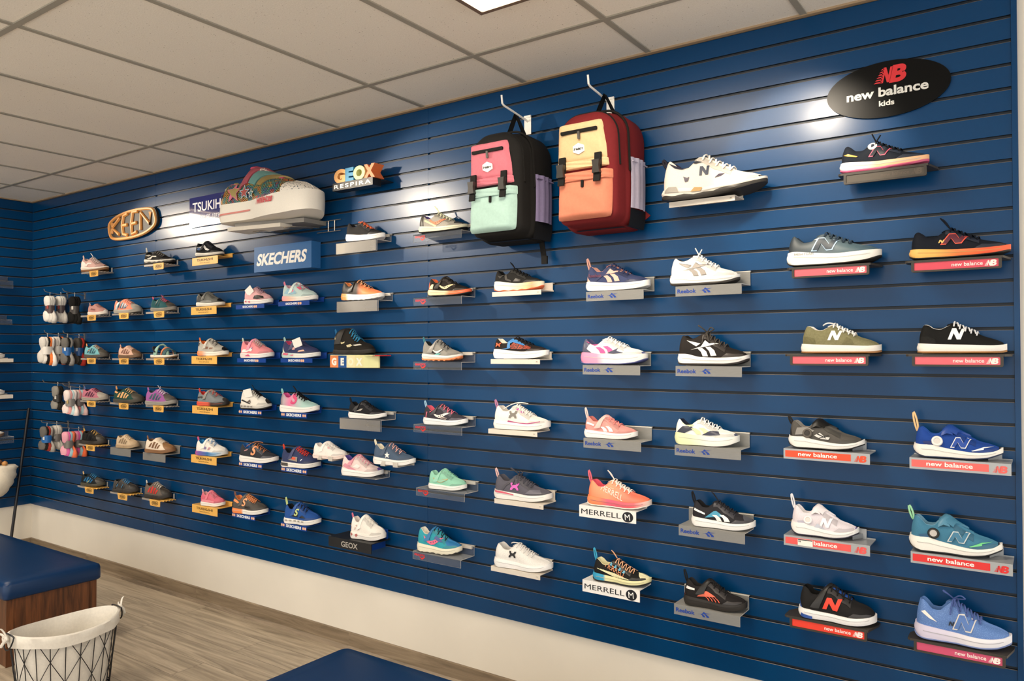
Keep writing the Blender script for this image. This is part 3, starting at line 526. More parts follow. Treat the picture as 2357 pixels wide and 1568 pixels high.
class Shoe:
    def __init__(s, style, L, H, ob=None, oo=None):
        st = dict(STY[style])
        if ob: st['b'] = ob
        if oo: st['o'] = oo
        s.st = st; s.L = L; s.H = H; s.W = st['w'] * L; s.style = style
        s.np_ = 0; s.o, s.b, s.t = curve(st['o']), curve(st['b']), curve(st['t']); s.xt = st['xt']
        s.hwc = curve([(0, .80), (.15, .80), (.42, .76), (.58, .92), (.72, 1.0), (.86, .96), (1, .86)])
        s.rc = curve([(0, .60), (.2, .66), (.36, .56), (.45, .42), (.66, .34), (.76, .16), (.86, .07), (1, .04)])
    def hw(s, x):
        e = 1.0
        if x < .13: e *= max(0, 1 - ((.13 - x) / .13) ** 2.3) ** .5
        if x > .70: e *= max(0, 1 - ((x - .70) / .30) ** 2.4) ** .5
        return s.W / 2 * s.hwc(x) * e
    def cy(s, x): return .05 * s.W * math.sin((x - .1) * PI) + (.10 * s.W * max(0, x - .6) / .4)
    def X(s, x): return (x - .5) * s.L
    def alpha(s, x): return sstep(.035, .085, x) * (1 - sstep(s.xt - .06, s.xt + .005, x))
    def prof(s, q, r): return r + (1 - r) * max(0, 1 - q ** 2.1) ** .62 + .05 * math.sin(PI * q)
    def outer(s, x, q, sgn=-1, off=0.0):
        """x along the shoe 0..1, q from the sole line (0) to the rim (1)"""
        b, t = s.b(x), s.t(x); r = s.rc(x); hw = s.hw(x) * .97
        z = lerp(b - .03, t, q); y = hw * s.prof(q, r)
        xx = s.X(x)
        if x < .2: xx += s.L * (-.012 * math.sin(PI * q) + .035 * q) * (1 - x / .2)
        if x > .85: xx -= s.L * .02 * q * (x - .85) / .15
        y2 = y + off; zz = z * s.H + off * .5 * q
        return (xx, s.cy(x) + sgn * y2, zz)
    def crown(s, x): return (.05 * sstep(.36, .45, x) + .015) * min(1, s.rc(x) / .36)
    def top(s, x, m, off=0.0):
        """closed form across the instep, m in -1..1 (0 = centre line); |m|>.4 runs down the sides"""
        a = abs(m); sg = -1 if m < 0 else 1; w = min(1, max(0, (a - .15) / .45)) * PI / 2
        if a <= .4:
            r = s.rc(x) * s.hw(x) * .97; u = a / .4
            p = (s.X(x), s.cy(x) + sg * r * u, (s.t(x) + s.crown(x) * (1 - u * u)) * s.H)
        else: p = s.outer(x, 1 - (a - .4) / .6, sg)
        return (p[0], p[1] + sg * off * math.sin(w), p[2] + off * math.cos(w))
    def side(s, x, z, off=.0012):
        b, t = s.b(x), s.t(x); q = min(1, max(0, (z - b + .03) / (t - b + .03)))
        return s.outer(x, q, -1, off)
    def sole_hw(s, x): 
        x = min(max(x, 0), 1); return (s.hw(x) * 1.06 + .012 * s.W) * 1.032
    def sole_side(s, x, z, off=.001):
        return (s.X(x), s.cy(x) - s.sole_hw(x) - off, z * s.H)

    def build_sole(s, root, m_sole, m_out, z_split=.0, teeth=0, scal=0):
        N = 30
        xs_ = [.5 - .5 * math.cos(PI * i / N) for i in range(N + 1)]
        def loft(name, lo, hi, mt, levels, grow):
            P = []
            for lv in range(levels + 1):
                u = lv / levels; k = grow + .03 * math.sin(PI * u) - .035 * (1 - u) ** 3
                ring = []
                for sg in (-1, 1):
                    seq = xs_ if sg < 0 else xs_[::-1]
                    for x in seq:
                        z = lerp(lo(x), hi(x), u) * s.H
                        hw = (s.hw(x) * 1.06 + .012 * s.W) * (1 + k)
                        e = .012 * s.L * math.sin(PI * min(1, u * 1.2)) if x < .05 else 0
                        ring.append((s.X(x) - e - (.012 * s.L * (1 - x / .1) if x < .1 else 0) + (.012 * s.L * (x - .9) / .1 if x > .9 else 0), s.cy(x) + sg * hw, z))
                P.append(ring)
            mb = MB(); mb.grid(P, False, True)
            n = len(P[0]); o1 = 0; o2 = levels * n
            for o, rev in ((o1, True), (o2, False)):
                for i in range(N):
                    f = (o + i, o + i + 1, o + n - 2 - i, o + n - 1 - i)
                    mb.f.append(f[::-1] if rev else f); mb.mi.append(0)
            return mb.build(name, mt, root, True, 50)
        tooth = (lambda x: teeth * (.5 + .5 * math.cos(x * 2 * PI * 13))) if teeth else (lambda x: 0)
        sc = (lambda x: scal * math.sin(x * 2 * PI * 5)) if scal else (lambda x: 0)
        split = lambda x: s.o(x) + z_split + sc(x)
        if m_out is not None and z_split > 0:
            loft('outsole', lambda x: s.o(x) + tooth(x), lambda x: split(x) + .012, m_out, 2, -.01)
            loft('midsole', split, s.b, m_sole, 5, 0)
        else:
            loft('midsole', lambda x: s.o(x) + tooth(x), s.b, m_sole, 6, 0)

    def build_upper(s, root, m_up, m_lin, zones):
        N = 40; xs_ = [.012 + .976 * (.5 - .5 * math.cos(PI * i / N)) for i in range(N + 1)]
        xs_ = sorted(set(xs_ + [s.xt - .05, s.xt - .025, s.xt, .05, .07]))
        qs = [0, .12, .25, .38, .5, .62, .74, .84, .92, 1.0]; ins = [.06, .16, .35, .65, 1.0]
        grid = []
        for x in xs_:
            a = s.alpha(x); half = [s.outer(x, q) for q in qs]
            r = s.rc(x) * s.hw(x) * .97; t = s.t(x); fl = s.b(x) + .07
            for u in ins:
                yc = r * (1 - u); zc = t + s.crown(x) * (1 - (1 - u) ** 2)
                if u == .06: yo, zo = r * .93, t + .012
                elif u == .16: yo, zo = r * .84, t - .03
                elif u == .35: yo, zo = r * .82, lerp(t, fl, .5)
                elif u == .65: yo, zo = r * .75, fl
                else: yo, zo = 0, fl
                half.append((half[9][0], s.cy(x) - lerp(yc, yo, a), lerp(zc, zo, a) * s.H))
            full = half + [(p[0], 2 * s.cy(x) - p[1], p[2]) for p in half[-2::-1]]
            grid.append(full)
        bm = bmesh.new(); nv = len(grid[0]); V = [[bm.verts.new(p) for p in r] for r in grid]
        lay = bm.faces.layers.int.new('z')
        for i in range(len(grid) - 1):
            xm = (xs_[i] + xs_[i + 1]) / 2
            for j in range(nv - 1):
                f = bm.faces.new((V[i][j], V[i + 1][j], V[i + 1][j + 1], V[i][j + 1]))
                inner = 9 <= j <= nv - 11
                f[lay] = -1 if (inner and .04 < xm < s.xt - .004) else 0
        for i, rev in ((0, False), (len(grid) - 1, True)):
            try: bm.faces.new([V[i][j] for j in range(nv)])[lay] = 0
            except ValueError: pass
        for zi, (nm, mt, a, b, c) in enumerate(zones):     # the toe cap and the heel counter are cut off along their seams
            no = Vector((a / s.L, 0, b / s.H)); d = c - a * .5; co = no * (d / no.length_squared)
            bmesh.ops.bisect_plane(bm, geom=bm.verts[:] + bm.edges[:] + bm.faces[:], plane_co=co, plane_no=no, dist=1e-6)
            for f in bm.faces:
                if f[lay] == 0 and (f.calc_center_median() - co).dot(no) > 0: f[lay] = zi + 1
        bmesh.ops.recalc_face_normals(bm, faces=bm.faces)
        parts = [('lining', m_lin, -1), ('upper', m_up, 0)] + [(z[0], z[1], k + 1) for k, z in enumerate(zones)]
        for nm, mt, k in parts:
            fs = [f for f in bm.faces if f[lay] == k]
            if not fs: continue
            idx = {}; vv = []; ff = []
            for f in fs:
                q = []
                for v in f.verts:
                    if v not in idx: idx[v] = len(vv); vv.append(v.co[:])
                    q.append(idx[v])
                ff.append(q)
            mb = MB(); mb.add(vv, ff); mb.build(nm, mt, root, True, 60, recalc=False)
        bm.free()

    def patch(s, root, name, polys, mt, fn=None, off=.0014, step=.035):
        """panels stitched on the outer side: outlines in (x 0..1, z 0..1) laid on the surface"""
        fn = fn or s.side; mb = MB(); s.np_ += 1; off = off + .0004 * s.np_
        for poly in polys:
            pts = []
            for i, p in enumerate(poly):
                q = poly[(i + 1) % len(poly)]; n = max(1, int(math.hypot(q[0] - p[0], (q[1] - p[1]) * .5) / step))
                pts += [(lerp(p[0], q[0], k / n), lerp(p[1], q[1], k / n)) for k in range(n)]
            nb = len(pts); xs_ = [p[0] for p in pts]; zs = [p[1] for p in pts]
            ext = []
            gx = np.arange(min(xs_) + step, max(xs_), step); gz = np.arange(min(zs) + step * 1.6, max(zs), step * 1.6)
            for x in gx:
                for z in gz:
                    ins = False; j = nb - 1
                    for i in range(nb):
                        if (zs[i] > z) != (zs[j] > z) and x < (xs_[j] - xs_[i]) * (z - zs[i]) / (zs[j] - zs[i]) + xs_[i]: ins = not ins
                        j = i
                    if ins: ext.append((x, z))
            r = delaunay_2d_cdt([Vector(p) for p in pts + ext], [], [list(range(nb))], 1, 1e-5)
            mb.add([fn(v[0], v[1], off) for v in r[0]], [tuple(f) for f in r[2]])
        mb.build(name, mt, root, True, 60, recalc=False)

    def text(s, root, name, body, x0, z0, h, slope, mt, width=None, bold=.03, fn=None, shear=.1, off=.0016):
        fn = fn or s.side; mb = MB(); k = s.H / s.L; s.np_ += 1; off = off + .0004 * s.np_
        put_text(mb, body, lambda u, v: fn(x0 + u, z0 + slope * u / k + v / k, off), h, bold=bold, shear=shear, width=width)
        mb.build(name, mt, root, recalc=False)

    def tongue(s, root, mt, rise=.05, wd=.30):
        P = []
        st = [(s.st['lace'][1] + .02, 0), (.6, 0), (.52, 0), (.46, 0), (s.xt + .03, 0), (s.xt, .4), (s.xt - .02, .75), (s.xt - .035, 1)]
        rows = []
        for x, e in st:
            w = wd * (1 + .1 * e); row = []
            for k in range(7):
                m = -1 + k / 3
                px, py, pz = s.top(x, m * w, .0)
                row.append((px, py, pz + (.010 + e * rise) * s.H - .25 * abs(m) ** 2 * rise * s.H * e))
            rows.append(row)
        back = [[(p[0] - .012 * s.L * (i / len(rows)), p[1], p[2] - .03 * s.H) for p in r] for i, r in enumerate(rows)]
        mb = MB(); mb.grid(rows); mb.grid(back)
        n = 7; b0 = len(rows) * n
        for i in range(len(rows) - 1):
            for j in (0, n - 1): mb.f.append((i * n + j, (i + 1) * n + j, b0 + (i + 1) * n + j, b0 + i * n + j)); mb.mi.append(0)
        i = len(rows) - 1
        for j in range(n - 1): mb.f.append((i * n + j, i * n + j + 1, b0 + i * n + j + 1, b0 + i * n + j)); mb.mi.append(0)
        mb.build('tongue', mt, root, True, 60)

    def laces(s, root, mt, n=5, bow=None, r=.010, zig=False):
        a, b = s.st['lace']; mb = MB(); R = r * s.L
        def bar(x0, x1, w=.46):
            mb.tube([s.top(lerp(x0, x1, u), (u * 2 - 1) * w, .018 * s.H + R * (.6 + 1.0 * math.sin(PI * u))) for u in np.linspace(0, 1, 9)], R, 5, flat=.6)
        for i in range(n):
            x = lerp(a, b, i / (n - 1)); d = (b - a) / (n - 1) * .8
            if zig: bar(x, x + d * .9); bar(x + d * .9, x)
            else:
                bar(x, x + .3 * d)
                if i < n - 1: bar(x + d, x + .25 * d, .40)
        if bow:
            x = a - .01; c = Vector(s.top(x, 0, .03 * s.H)); l = s.L
            if bow in ('bow', 'loop'):
                for dx, dy, dz in ((-.10, -.08, .09), (.12, -.10, .05)) if bow == 'bow' else ((-.09, -.02, .12),):
                    q = []
                    for k in range(11):
                        u = k / 10; f = math.sin(PI * u) ** .8; g = math.sin(2 * PI * u) * .035 * l
                        q.append(c + Vector((dx * l * f + g * .6, dy * l * f, dz * l * f + abs(g) * .3 - g * .5)))
                    mb.tube(q, R * .9, 5)
            if bow in ('bow', 'ends'):
                for ex, ez in ((-.03, -.16), (.07, -.13)) if bow == 'bow' else ((-.04, .10), (.06, .07)):
                    q = [c + Vector((ex * l * u, -.16 * l * u ** .7 if ez < 0 else -.05 * l * u, ez * l * u ** 1.5 if ez < 0 else ez * l * u)) for u in np.linspace(0, 1, 7)]
                    mb.tube(q, R * .9, 5)
            if bow == 'back':
                q = [c + Vector((-.04 * l * u - .10 * l * u, -.05 * l * math.sin(PI * u), .02 * l * math.sin(PI * u) - .02 * l * u)) for u in np.linspace(0, 1, 7)]
                mb.tube(q, R, 5)
            if bow == 'fly':
                q = [c + Vector(((-.28 + .50 * u) * l, -.03 * l, (-.10 + .12 * u + .06 * math.sin(PI * u)) * l)) for u in np.linspace(0, 1, 9)]
                mb.tube(q, R * .9, 5)
        mb.build('laces', mt, root, True, 80)

    def strap(s, root, mt, x0=.29, x1=.50, wd=.11, m0=-.78, m1=.62, off=.026, name='strap'):
        ms = np.linspace(m0, m1, 15); T, Bt = [], []
        for m in ms:
            u = (m - m0) / (m1 - m0); xc = lerp(x0, x1, sstep(-.1, .75, u)); h = off * s.L
            bul = 1.0
            T.append([s.top(xc + wd * (k - .5), m, h + .004 * s.L * (1 - abs(2 * k - 1))) for k in (0, .12, .5, .88, 1)])
            Bt.append([s.top(xc + wd * (k - .5), m, h - .034 * s.L) for k in (0, .12, .5, .88, 1)])
        mb = MB(); rings = [t + b[::-1] for t, b in zip(T, Bt)]
        mb.grid(rings, False, True); n = 10
        mb.f.append(tuple(range(n))); mb.mi.append(0); o = (len(rings) - 1) * n
        mb.f.append(tuple(range(o + n - 1, o - 1, -1))); mb.mi.append(0)
        mb.build(name, mt, root, True, 50)
    def loop(s, root, mt, h=.16, lean=-.05):
        mb = MB(); z = s.t(0.02) * s.H; x = s.X(.012) + .02 * s.L; l = s.L
        q = []
        for k in range(13):
            a = PI * 1.5 + 2 * PI * k / 12 * .97
            q.append((x + lean * l * (.5 + .5 * math.sin(a)) + .018 * l * math.cos(a), s.cy(0), z + h * l * .5 * (1 + math.sin(a)) - .05 * l))
        mb.tube(q, .013 * l, 6, flat=1.0)
        mb.build('pull_loop', mt, root, True, 80)
    def disc(s, root, name, x, z, r, mt, mt2=None, d=.03):
        c = Vector(s.side(x, z, 0)); e = Vector(s.side(x, z + .08, 0)) - c; e.normalize(); u = Vector((1, 0, 0)); n = u.cross(e); n.normalize()
        if n.y > 0: n = -n
        R = r * s.L; mb = MB(); rings = []
        for rr, h in ((1, -.01), (1, d * .6), (.86, d), (.62, d), (.55, d * .8), (.02, d * .82)):
            rings.append([c + (u * math.cos(a) + e * math.sin(a)) * R * rr + n * h * s.L for a in np.linspace(0, 2 * PI, 21)[:-1]])
        for i in range(len(rings) - 1):
            mb.slot = 1 if (i >= 3 and mt2) else 0
            mb.grid([rings[i], rings[i + 1]], False, True)
        return mb.build(name, [mt, mt2] if mt2 else mt, root, True, 40)
    def hang_tag(s, root, x, z, size, mt, rot=.4):
        c = Vector(s.side(x, z, .012)); mb = MB(); a, b = size * s.L, size * s.L * .8
        co, si = math.cos(rot), math.sin(rot)
        def fn(d): return lambda u, v: (c.x + u * co - v * si, c.y - d - .15 * (u * si + v * co), c.z + u * si + v * co)
        mb.prism(rrect(-a / 2, -b / 2, a / 2, b / 2, .01 * s.L), fn(0), fn(.0015))
        o = mb.build('hang_tag', mt, root); o['label'] = 'white paper tag'

# outlines of the marks sewn on the shoes, in a unit box
def sh(poly, x0, z0, w, h, shear=0, slope=0):
    return [(x0 + u * w + shear * v * w, z0 + v * h + slope * u * h) for u, v in poly]
N_ = [(0, 0), (.27, 0), (.27, .56), (.70, 0), (1, 0), (1, 1), (.73, 1), (.73, .44), (.30, 1), (0, 1)]
SWOOSH = [(-.04, .95), (.06, .55), (.22, .22), (.42, .02), (.6, .1), (.78, .36), (.95, .62), (1.05, .9), (.88, .82), (.70, .70), (.52, .52), (.38, .44), (.24, .52), (.12, .72)]
VEC = [[(-.05, 1.0), (.44, .80), (.30, .62)], [(.12, .40), (.46, .62), (.58, 1.0), (.72, .80), (1.1, .86), (.74, .66), (.5, .56)], [(.34, .5), (.50, .52), (.64, .3), (.70, 0), (.52, 0), (.46, .28)], [(.60, .58), (.76, .60), (.92, .36), (1.0, .05), (.80, .02), (.74, .32)]]
def arch(cx, cz, r0, r1, a0, a1, n=9, sx=1, sz=1):
    A = np.linspace(a0, a1, n)
    return [(cx + sx * r1 * math.cos(a), cz + sz * r1 * math.sin(a)) for a in A] + [(cx + sx * r0 * math.cos(a), cz + sz * r0 * math.sin(a)) for a in A[::-1]]
UA_ = [arch(.5, .95, .24, .50, PI * 1.0, PI * 2.0, 11, 1, 1.12), arch(.5, .05, .24, .50, 0, PI, 11, 1, 1.12)]
SLOTS = [[(.20, .36), (.27, .36), (.33, .66), (.27, .64)], [(.31, .32), (.38, .31), (.45, .70), (.38, .72)], [(.42, .30), (.49, .29), (.56, .62), (.50, .66)], [(.53, .30), (.60, .30), (.66, .52), (.61, .55)]]
STAR = [((.5 if k % 2 == 0 else .21) * math.sin(k * PI / 5), (.5 if k % 2 == 0 else .21) * math.cos(k * PI / 5)) for k in range(10)]

def make_shoe(d):
    """one shoe from its table row"""
    g = d.get
    rt = thing('shoe', d['lab'], g('cat', 'shoe'), (d['x'], d['y'], d['z']), g('yaw', 0), g('group'))
    s = Shoe(d['sty'], d['L'], d['H'], g('b'), g('o'))
    mU = g('mU') or fab(d['U']); mS = g('mS') or rub(d['S'])
    mO = rub(d['O']) if g('O') else None
    zones = []
    if g('toe'): zones.append(('toe_cap', g('toeM') or syn(d['toe']), 1, g('tk', .25), g('tx', .95)))
    if g('heel'): zones.append(('heel_counter', syn(d['heel']), -1, g('hk', -.25), -g('hx', .26)))
    s.build_upper(rt, mU, fab(d['C']), zones)
    s.build_sole(rt, mS, mO, g('zs', .06 if g('O') else 0), g('teeth', 0), g('scal', 0))
    if d['sty'] not in ('court', 'giant'):
        X_ = np.linspace(.04, .94, 16); mid = lambda x, e: lerp(s.o(x), s.b(x), .62) + e
        sl = '#' + ''.join('%02x' % int(int(d['S'][i:i + 2], 16) * .80) for i in (1, 3, 5))
        s.patch(rt, 'sole_line', [[(x, mid(x, .008)) for x in X_] + [(x, mid(x, -.010)) for x in X_[::-1]]], rub(sl), fn=s.sole_side, off=.0004); s.np_ = 0
    def tone(h, k): return '#' + ''.join('%02x' % min(255, max(0, int(int(h[i:i + 2], 16) * k + (14 if k > 1 else 0)))) for i in (1, 3, 5))
    lum = sum(int(d['U'][i:i + 2], 16) for i in (1, 3, 5)) / 3; ov = tone(d['U'], 1.25 if lum < 70 else .86)
    if g('ovl', d['sty'] in ('run', 'max', 'kid', 'mid') and not g('mU')):
        a_, b_ = s.st['lace']
        up = [(x, s.t(x) + .01) for x in np.linspace(a_ - .05, b_ + .02, 7)]; dn = [(x, s.t(x) - (.13 if d['sty'] != 'max' else .11) + .02 * math.sin((x - a_) * 40)) for x in np.linspace(b_ + .02, a_ - .05, 7)]
        s.patch(rt, 'eyestay', [up + dn], syn(ov))
        s.patch(rt, 'toe_overlay', [[(.66, s.b(.66)), (.75, s.b(.75)), (.86, s.b(.86)), (.965, s.b(.96)), (.955, s.b(.95) + .05), (.90, s.b(.9) + .09), (.82, s.b(.82) + .10), (.74, s.b(.74) + .13)]], syn(ov))
    if g('T', d['U']): s.tongue(rt, fab(g('T', d['U'])), g('rise', .05))
    if g('Lc'): s.laces(rt, fab(d['Lc']), g('nl', 5), g('bow'), g('lr', .010), g('zig', False))
    if g('strap'): s.strap(rt, syn(d['strap']), *g('sp', (.29, .50)))
    if g('strap2'): s.strap(rt, syn(d['strap2']), .44, .61, .09, -.5, .5)
    if g('loop'): s.loop(rt, fab(d['loop']), g('lh', .16))
    for p in g('P', []): p(s, rt)
    return rt

def pN(col, x=.40, z=.42, w=.17, h=.33, shear=.35, slope=0, name='side_letter'): return lambda s, r: s.patch(r, name, [sh(N_, x, z, w, h, shear, slope)], prt(col))
def pNo(edge, fill, x=.40, z=.40, w=.19, h=.36, shear=.4):
    def f(s, r):
        s.patch(r, 'side_letter_edge', [sh(N_, x, z, w, h, shear)], prt(edge))
        s.patch(r, 'side_letter', [[(lerp(u, x + .5 * w + shear * w * .5, .13), lerp(v, z + h / 2, .16)) for u, v in sh(N_, x, z, w, h, shear)]], prt(fill), off=.0022)
    return f
def pSw(col, x=.25, z=.34, w=.40, h=.34, dots=None):
    def f(s, r):
        s.patch(r, 'side_stripe', [sh(SWOOSH, x, z, w, h)], prt(col))
        if dots: s.patch(r, 'stripe_dots', [[(x + w * (.42 + .13 * k) + .012 * math.cos(a), z + h * (.26 + .10 * k) + .025 * math.sin(a)) for a in np.linspace(0, 2 * PI, 9)[:-1]] for k in range(3)], prt(dots), off=.0022)
    return f
def pV(col, x=.22, z=.30, w=.40, h=.42, parts=(0, 1, 2, 3)): return lambda s, r: s.patch(r, 'side_stripes', [sh(VEC[i], x, z, w, h) for i in parts], prt(col))
def pUA(col, x=.30, z=.40, w=.15, h=.26, shear=0): return lambda s, r: [s.patch(r, 'side_emblem', [sh(a, x, z, w, h, shear)], prt(col), off=.0014 + .0004 * i, step=.02) for i, a in enumerate(UA_)]
def pP(col, *polys, name='side_panel', off=.0012): return lambda s, r: s.patch(r, name, list(polys), syn(col) if isinstance(col, str) else col, off=off)
def pS(col, *polys, name='sole_panel'): return lambda s, r: s.patch(r, name, list(polys), rub(col) if isinstance(col, str) else col, fn=s.sole_side, off=.0008)
def pT(col, body, x, z, h, slope=-.3, width=None, shear=.1, name='side_lettering', sole=False): return lambda s, r: s.text(r, name, body, x, z, h, slope, prt(col), width, 0 if 'M' in body else .03, fn=s.sole_side if sole else None, shear=shear, off=.0012 if sole else .0016)
def pK(col): return pP(col, *SLOTS, name='side_openings')
def pD(col, col2, x=.27, z=.52, r=.068): return lambda s, rt: s.disc(rt, 'closure_dial', x, z, r, syn(col), syn(col2))
def pTag(x, z, sz=.3, rot=.4): return lambda s, r: s.hang_tag(r, x, z, sz, syn('#f1eee6'), rot)
def pSt(col, x, z, sz, name='star'): return lambda s, r: s.patch(r, name, [[(x + u * sz, z + v * sz * s.L / s.H) for u, v in STAR]], syn(col), off=.0022 * (s.L / .25))
def pLS(col, *st): return lambda s, r: [s.strap(r, syn(col), *a) for a in st]
R = {}
def row(k, sty, lab, U, S, C, **kw): R[k] = dict(sty=sty, lab=lab, U=U, S=S, C=C, **kw)
HB = [(.02, .30), (.20, .30), (.30, .42), (.22, .60), (.10, .72), (.03, .66)]      # heel panel outline
MG = [(.10, .26), (.34, .24), (.56, .27), (.72, .27), (.70, .36), (.52, .40), (.30, .40), (.12, .42)]  # mudguard outline
WV = [(.10, .60), (.22, .52), (.36, .62), (.46, .42), (.60, .36), (.66, .42), (.50, .54), (.40, .74), (.24, .64)]
ARC = [(.16, .42), (.22, .34), (.30, .34), (.36, .50), (.52, .50), (.50, .58), (.34, .60), (.26, .46)]
# --- far left block: sandals and toddler shoes
row('1a', 'run', 'pale pink and white sneaker with gum toe', '#d8aca2', '#f0e2d2', '#e2c0b4', O='#8a5a30', zs=.12, toe='#8f5d33', tx=1.0, tk=.18, Lc='#f2ebe2', bow='loop', loop='#e3c2b8', P=[pP('#f2e6dc', ARC), pP('#efe2d8', HB)])
row('1b', 'run', 'black and silver hiking sneaker with grey loop', '#1d1b19', '#d9d2c4', '#26231f', O='#2a2622', zs=.12, scal=.03, Lc='#8c857a', loop='#c8c2b8', lh=.2, P=[pP('#c9c2b4', ARC), pP('#b8b0a0', [(.10, .62), (.22, .56), (.30, .64), (.20, .70)])])
row('2a', 'keen', 'dusty rose toddler sneaker with white sole', '#c08a80', '#efe4d4', '#a06a64', toe='#efe6d8', tx=.90, tk=-.1, Lc='#c98f86', loop='#d5a79b', P=[pP('#8f5852', [(.22, .40), (.50, .36), (.52, .46), (.26, .56)])])
row('2b', 'keen', 'coral and grey toddler sandal with grey toe', '#ee8468', '#a19a8e', '#274a5c', toe='#a29c90', tx=1.0, tk=.5, heel='#f08a6c', hx=.16, strap='#a9bcc0', sp=(.18, .30, .07, -.95, .5), P=[pK('#28506a'), pP('#a8bcc2', [(.36, .34), (.40, .34), (.47, .68), (.43, .70)], [(.48, .30), (.52, .30), (.58, .62), (.54, .64)])], Lc='#e9b09a', nl=4)
row('2c', 'keen', 'dark teal hiking shoe with pink laces', '#1f5257', '#8b8478', '#182f36', toe='#4c463e', tx=.98, tk=.5, Lc='#e0617c', bow='ends', loop='#e2607a', P=[pP('#173a40', [(.24, .36), (.28, .36), (.36, .74), (.32, .76)], [(.36, .34), (.40, .34), (.48, .72), (.44, .74)])])
row('3a', 'keen', 'aqua closed-toe sandal with dark grey toe', '#6fb4bd', '#564f46', '#2c4a54', toe='#4f4940', tx=.98, tk=.5, loop='#e59a68', Lc='#d9936a', nl=4, P=[pK('#2f5a68'), pP('#d99a68', [(.24, .46), (.34, .56), (.36, .62), (.25, .54)])])
row('3b', 'keen', 'peach closed-toe sandal with brown toe', '#e0b49c', '#7a5c42', '#8a5c48', toe='#7d5a3e', tx=.98, tk=.5, Lc='#e8c2ac', nl=4, loop='#dca890', P=[pK('#8a5a48')])
row('4a', 'keen', 'pink and maroon sandal with grey toe', '#bb6a7c', '#a69c8e', '#5a2c40', toe='#a89f92', tx=.98, tk=.5, Lc='#7a3a52', nl=4, loop='#5f6fa6', P=[pK('#54283c')])
row('4b', 'keen', 'dark green sandal with orange straps', '#24483f', '#4a463c', '#1b2c28', toe='#4e4a40', tx=.98, tk=.5, Lc='#e2b07a', nl=4, loop='#e39a5c', P=[pK('#e0a868'), pP('#e59a58', [(.06, .70), (.18, .60), (.22, .66), (.10, .78)])])
row('4c', 'keen', 'purple sandal with grey toe and white laces', '#a25aa0', '#9b958c', '#33505a', toe='#5d5750', tx=.98, tk=.5, Lc='#ded4dc', bow='ends', nl=4, loop='#b066ac', P=[pK('#2f5560')])
row('5a', 'keen', 'black sandal with small yellow accents', '#1e1c1a', '#37322b', '#151414', toe='#3e382f', tx=.98, tk=.5, Lc='#d8ad62', nl=3, loop='#dca94c', P=[pK('#0c0c0d')])
row('5b', 'keen', 'beige closed-toe sandal with tan sole', '#c9b08e', '#b79b76', '#98805e', toe='#bfa27c', tx=.98, tk=.5, Lc='#d2bb9a', nl=4, P=[pK('#8a7254')])
row('5c', 'keen', 'white strap sandal with tan brown toe', '#e3d3bd', '#8f6440', '#7a5638', toe='#94683f', tx=.98, tk=.5, Lc='#dccab2', nl=4, loop='#8c6240', P=[pK('#7a5232')])
row('6a', 'keen', 'black sandal with bright blue and lime trim', '#1d2226', '#4f4a3a', '#16262f', toe='#3d3a34', tx=.98, tk=.5, Lc='#2f86c0', nl=4, loop='#d8b47a', P=[pK('#1c6aa0'), pP('#c2c07a', [(.34, .26), (.38, .26), (.50, .44), (.46, .46)])])
row('6b', 'keen', 'grey sandal with blue cord trim', '#4a4641', '#3b3731', '#1d2226', toe='#34302b', tx=.98, tk=.5, Lc='#2e86c4', nl=4, strap='#3d3935', sp=(.16, .28, .07, -.95, .5), P=[pK('#2a2c2e'), pP('#3f86b8', [(.22, .40), (.25, .40), (.30, .62), (.28, .62)], [(.44, .34), (.47, .34), (.53, .60), (.51, .62)])])
row('6c', 'keen', 'red and grey sandal with black toe', '#6a5e54', '#35302b', '#2a2624', toe='#38332e', tx=.98, tk=.5, Lc='#cfc5b8', nl=4, loop='#cfc6ba', P=[pK('#d4281e')])
# --- yellow shelves
row('T1', 'kid', 'black and silver runner with blue stripe', '#1c1c1e', '#e4ddd0', '#141416', O='#4a4640', strap='#1c1c1e', P=[pP('#c5c3bd', WV), pP('#3b5f92', [(.12, .44), (.22, .40), (.26, .54), (.16, .60)])])
row('T2', 'kid', 'dark grey strap shoe with black toe', '#6a6a64', '#e9e3d6', '#22221f', O='#c9c3b6', toe='#1d1b19', tx=.97, tk=.25, strap='#5e5e58', P=[pP('#85857e', MG), pP('#3a3936', HB)])
row('T3', 'kid', 'light grey strap shoe with orange heel', '#b9b4a8', '#efe9dc', '#ef7a34', mS=ramp_mat([(0, '#ef7a34'), (.25, '#f0a070'), (.42, '#efe9dc')]), toe='#1c1b1a', tx=1.0, tk=.25, strap='#bdb8ac', Lc='#1b1a1a', nl=3, loop='#ef7430', P=[pP('#8a5a40', [(.34, .40), (.42, .40), (.44, .52), (.38, .54)], [(.48, .38), (.60, .40), (.66, .46), (.52, .48)]), pP('#1d1b1a', [(.02, .60), (.10, .56), (.12, .74), (.04, .80)])])
row('T4', 'kid', 'grey strap shoe with red laces and sole', '#7f8488', '#e4563a', '#d63a30', mS=ramp_mat([(0, '#e8533a'), (.45, '#d85a40'), (.60, '#2a2622')]), strap='#8a8781', Lc='#d84434', nl=3, loop='#d93c30', toe='#3a352f', tx=1.05, tk=.35, P=[pP('#6d8a92', [(.18, .36), (.34, .36), (.36, .52), (.22, .56)]), pP('#2f2b28', [(.06, .46), (.18, .50), (.30, .38), (.36, .42), (.22, .60), (.08, .56)])])
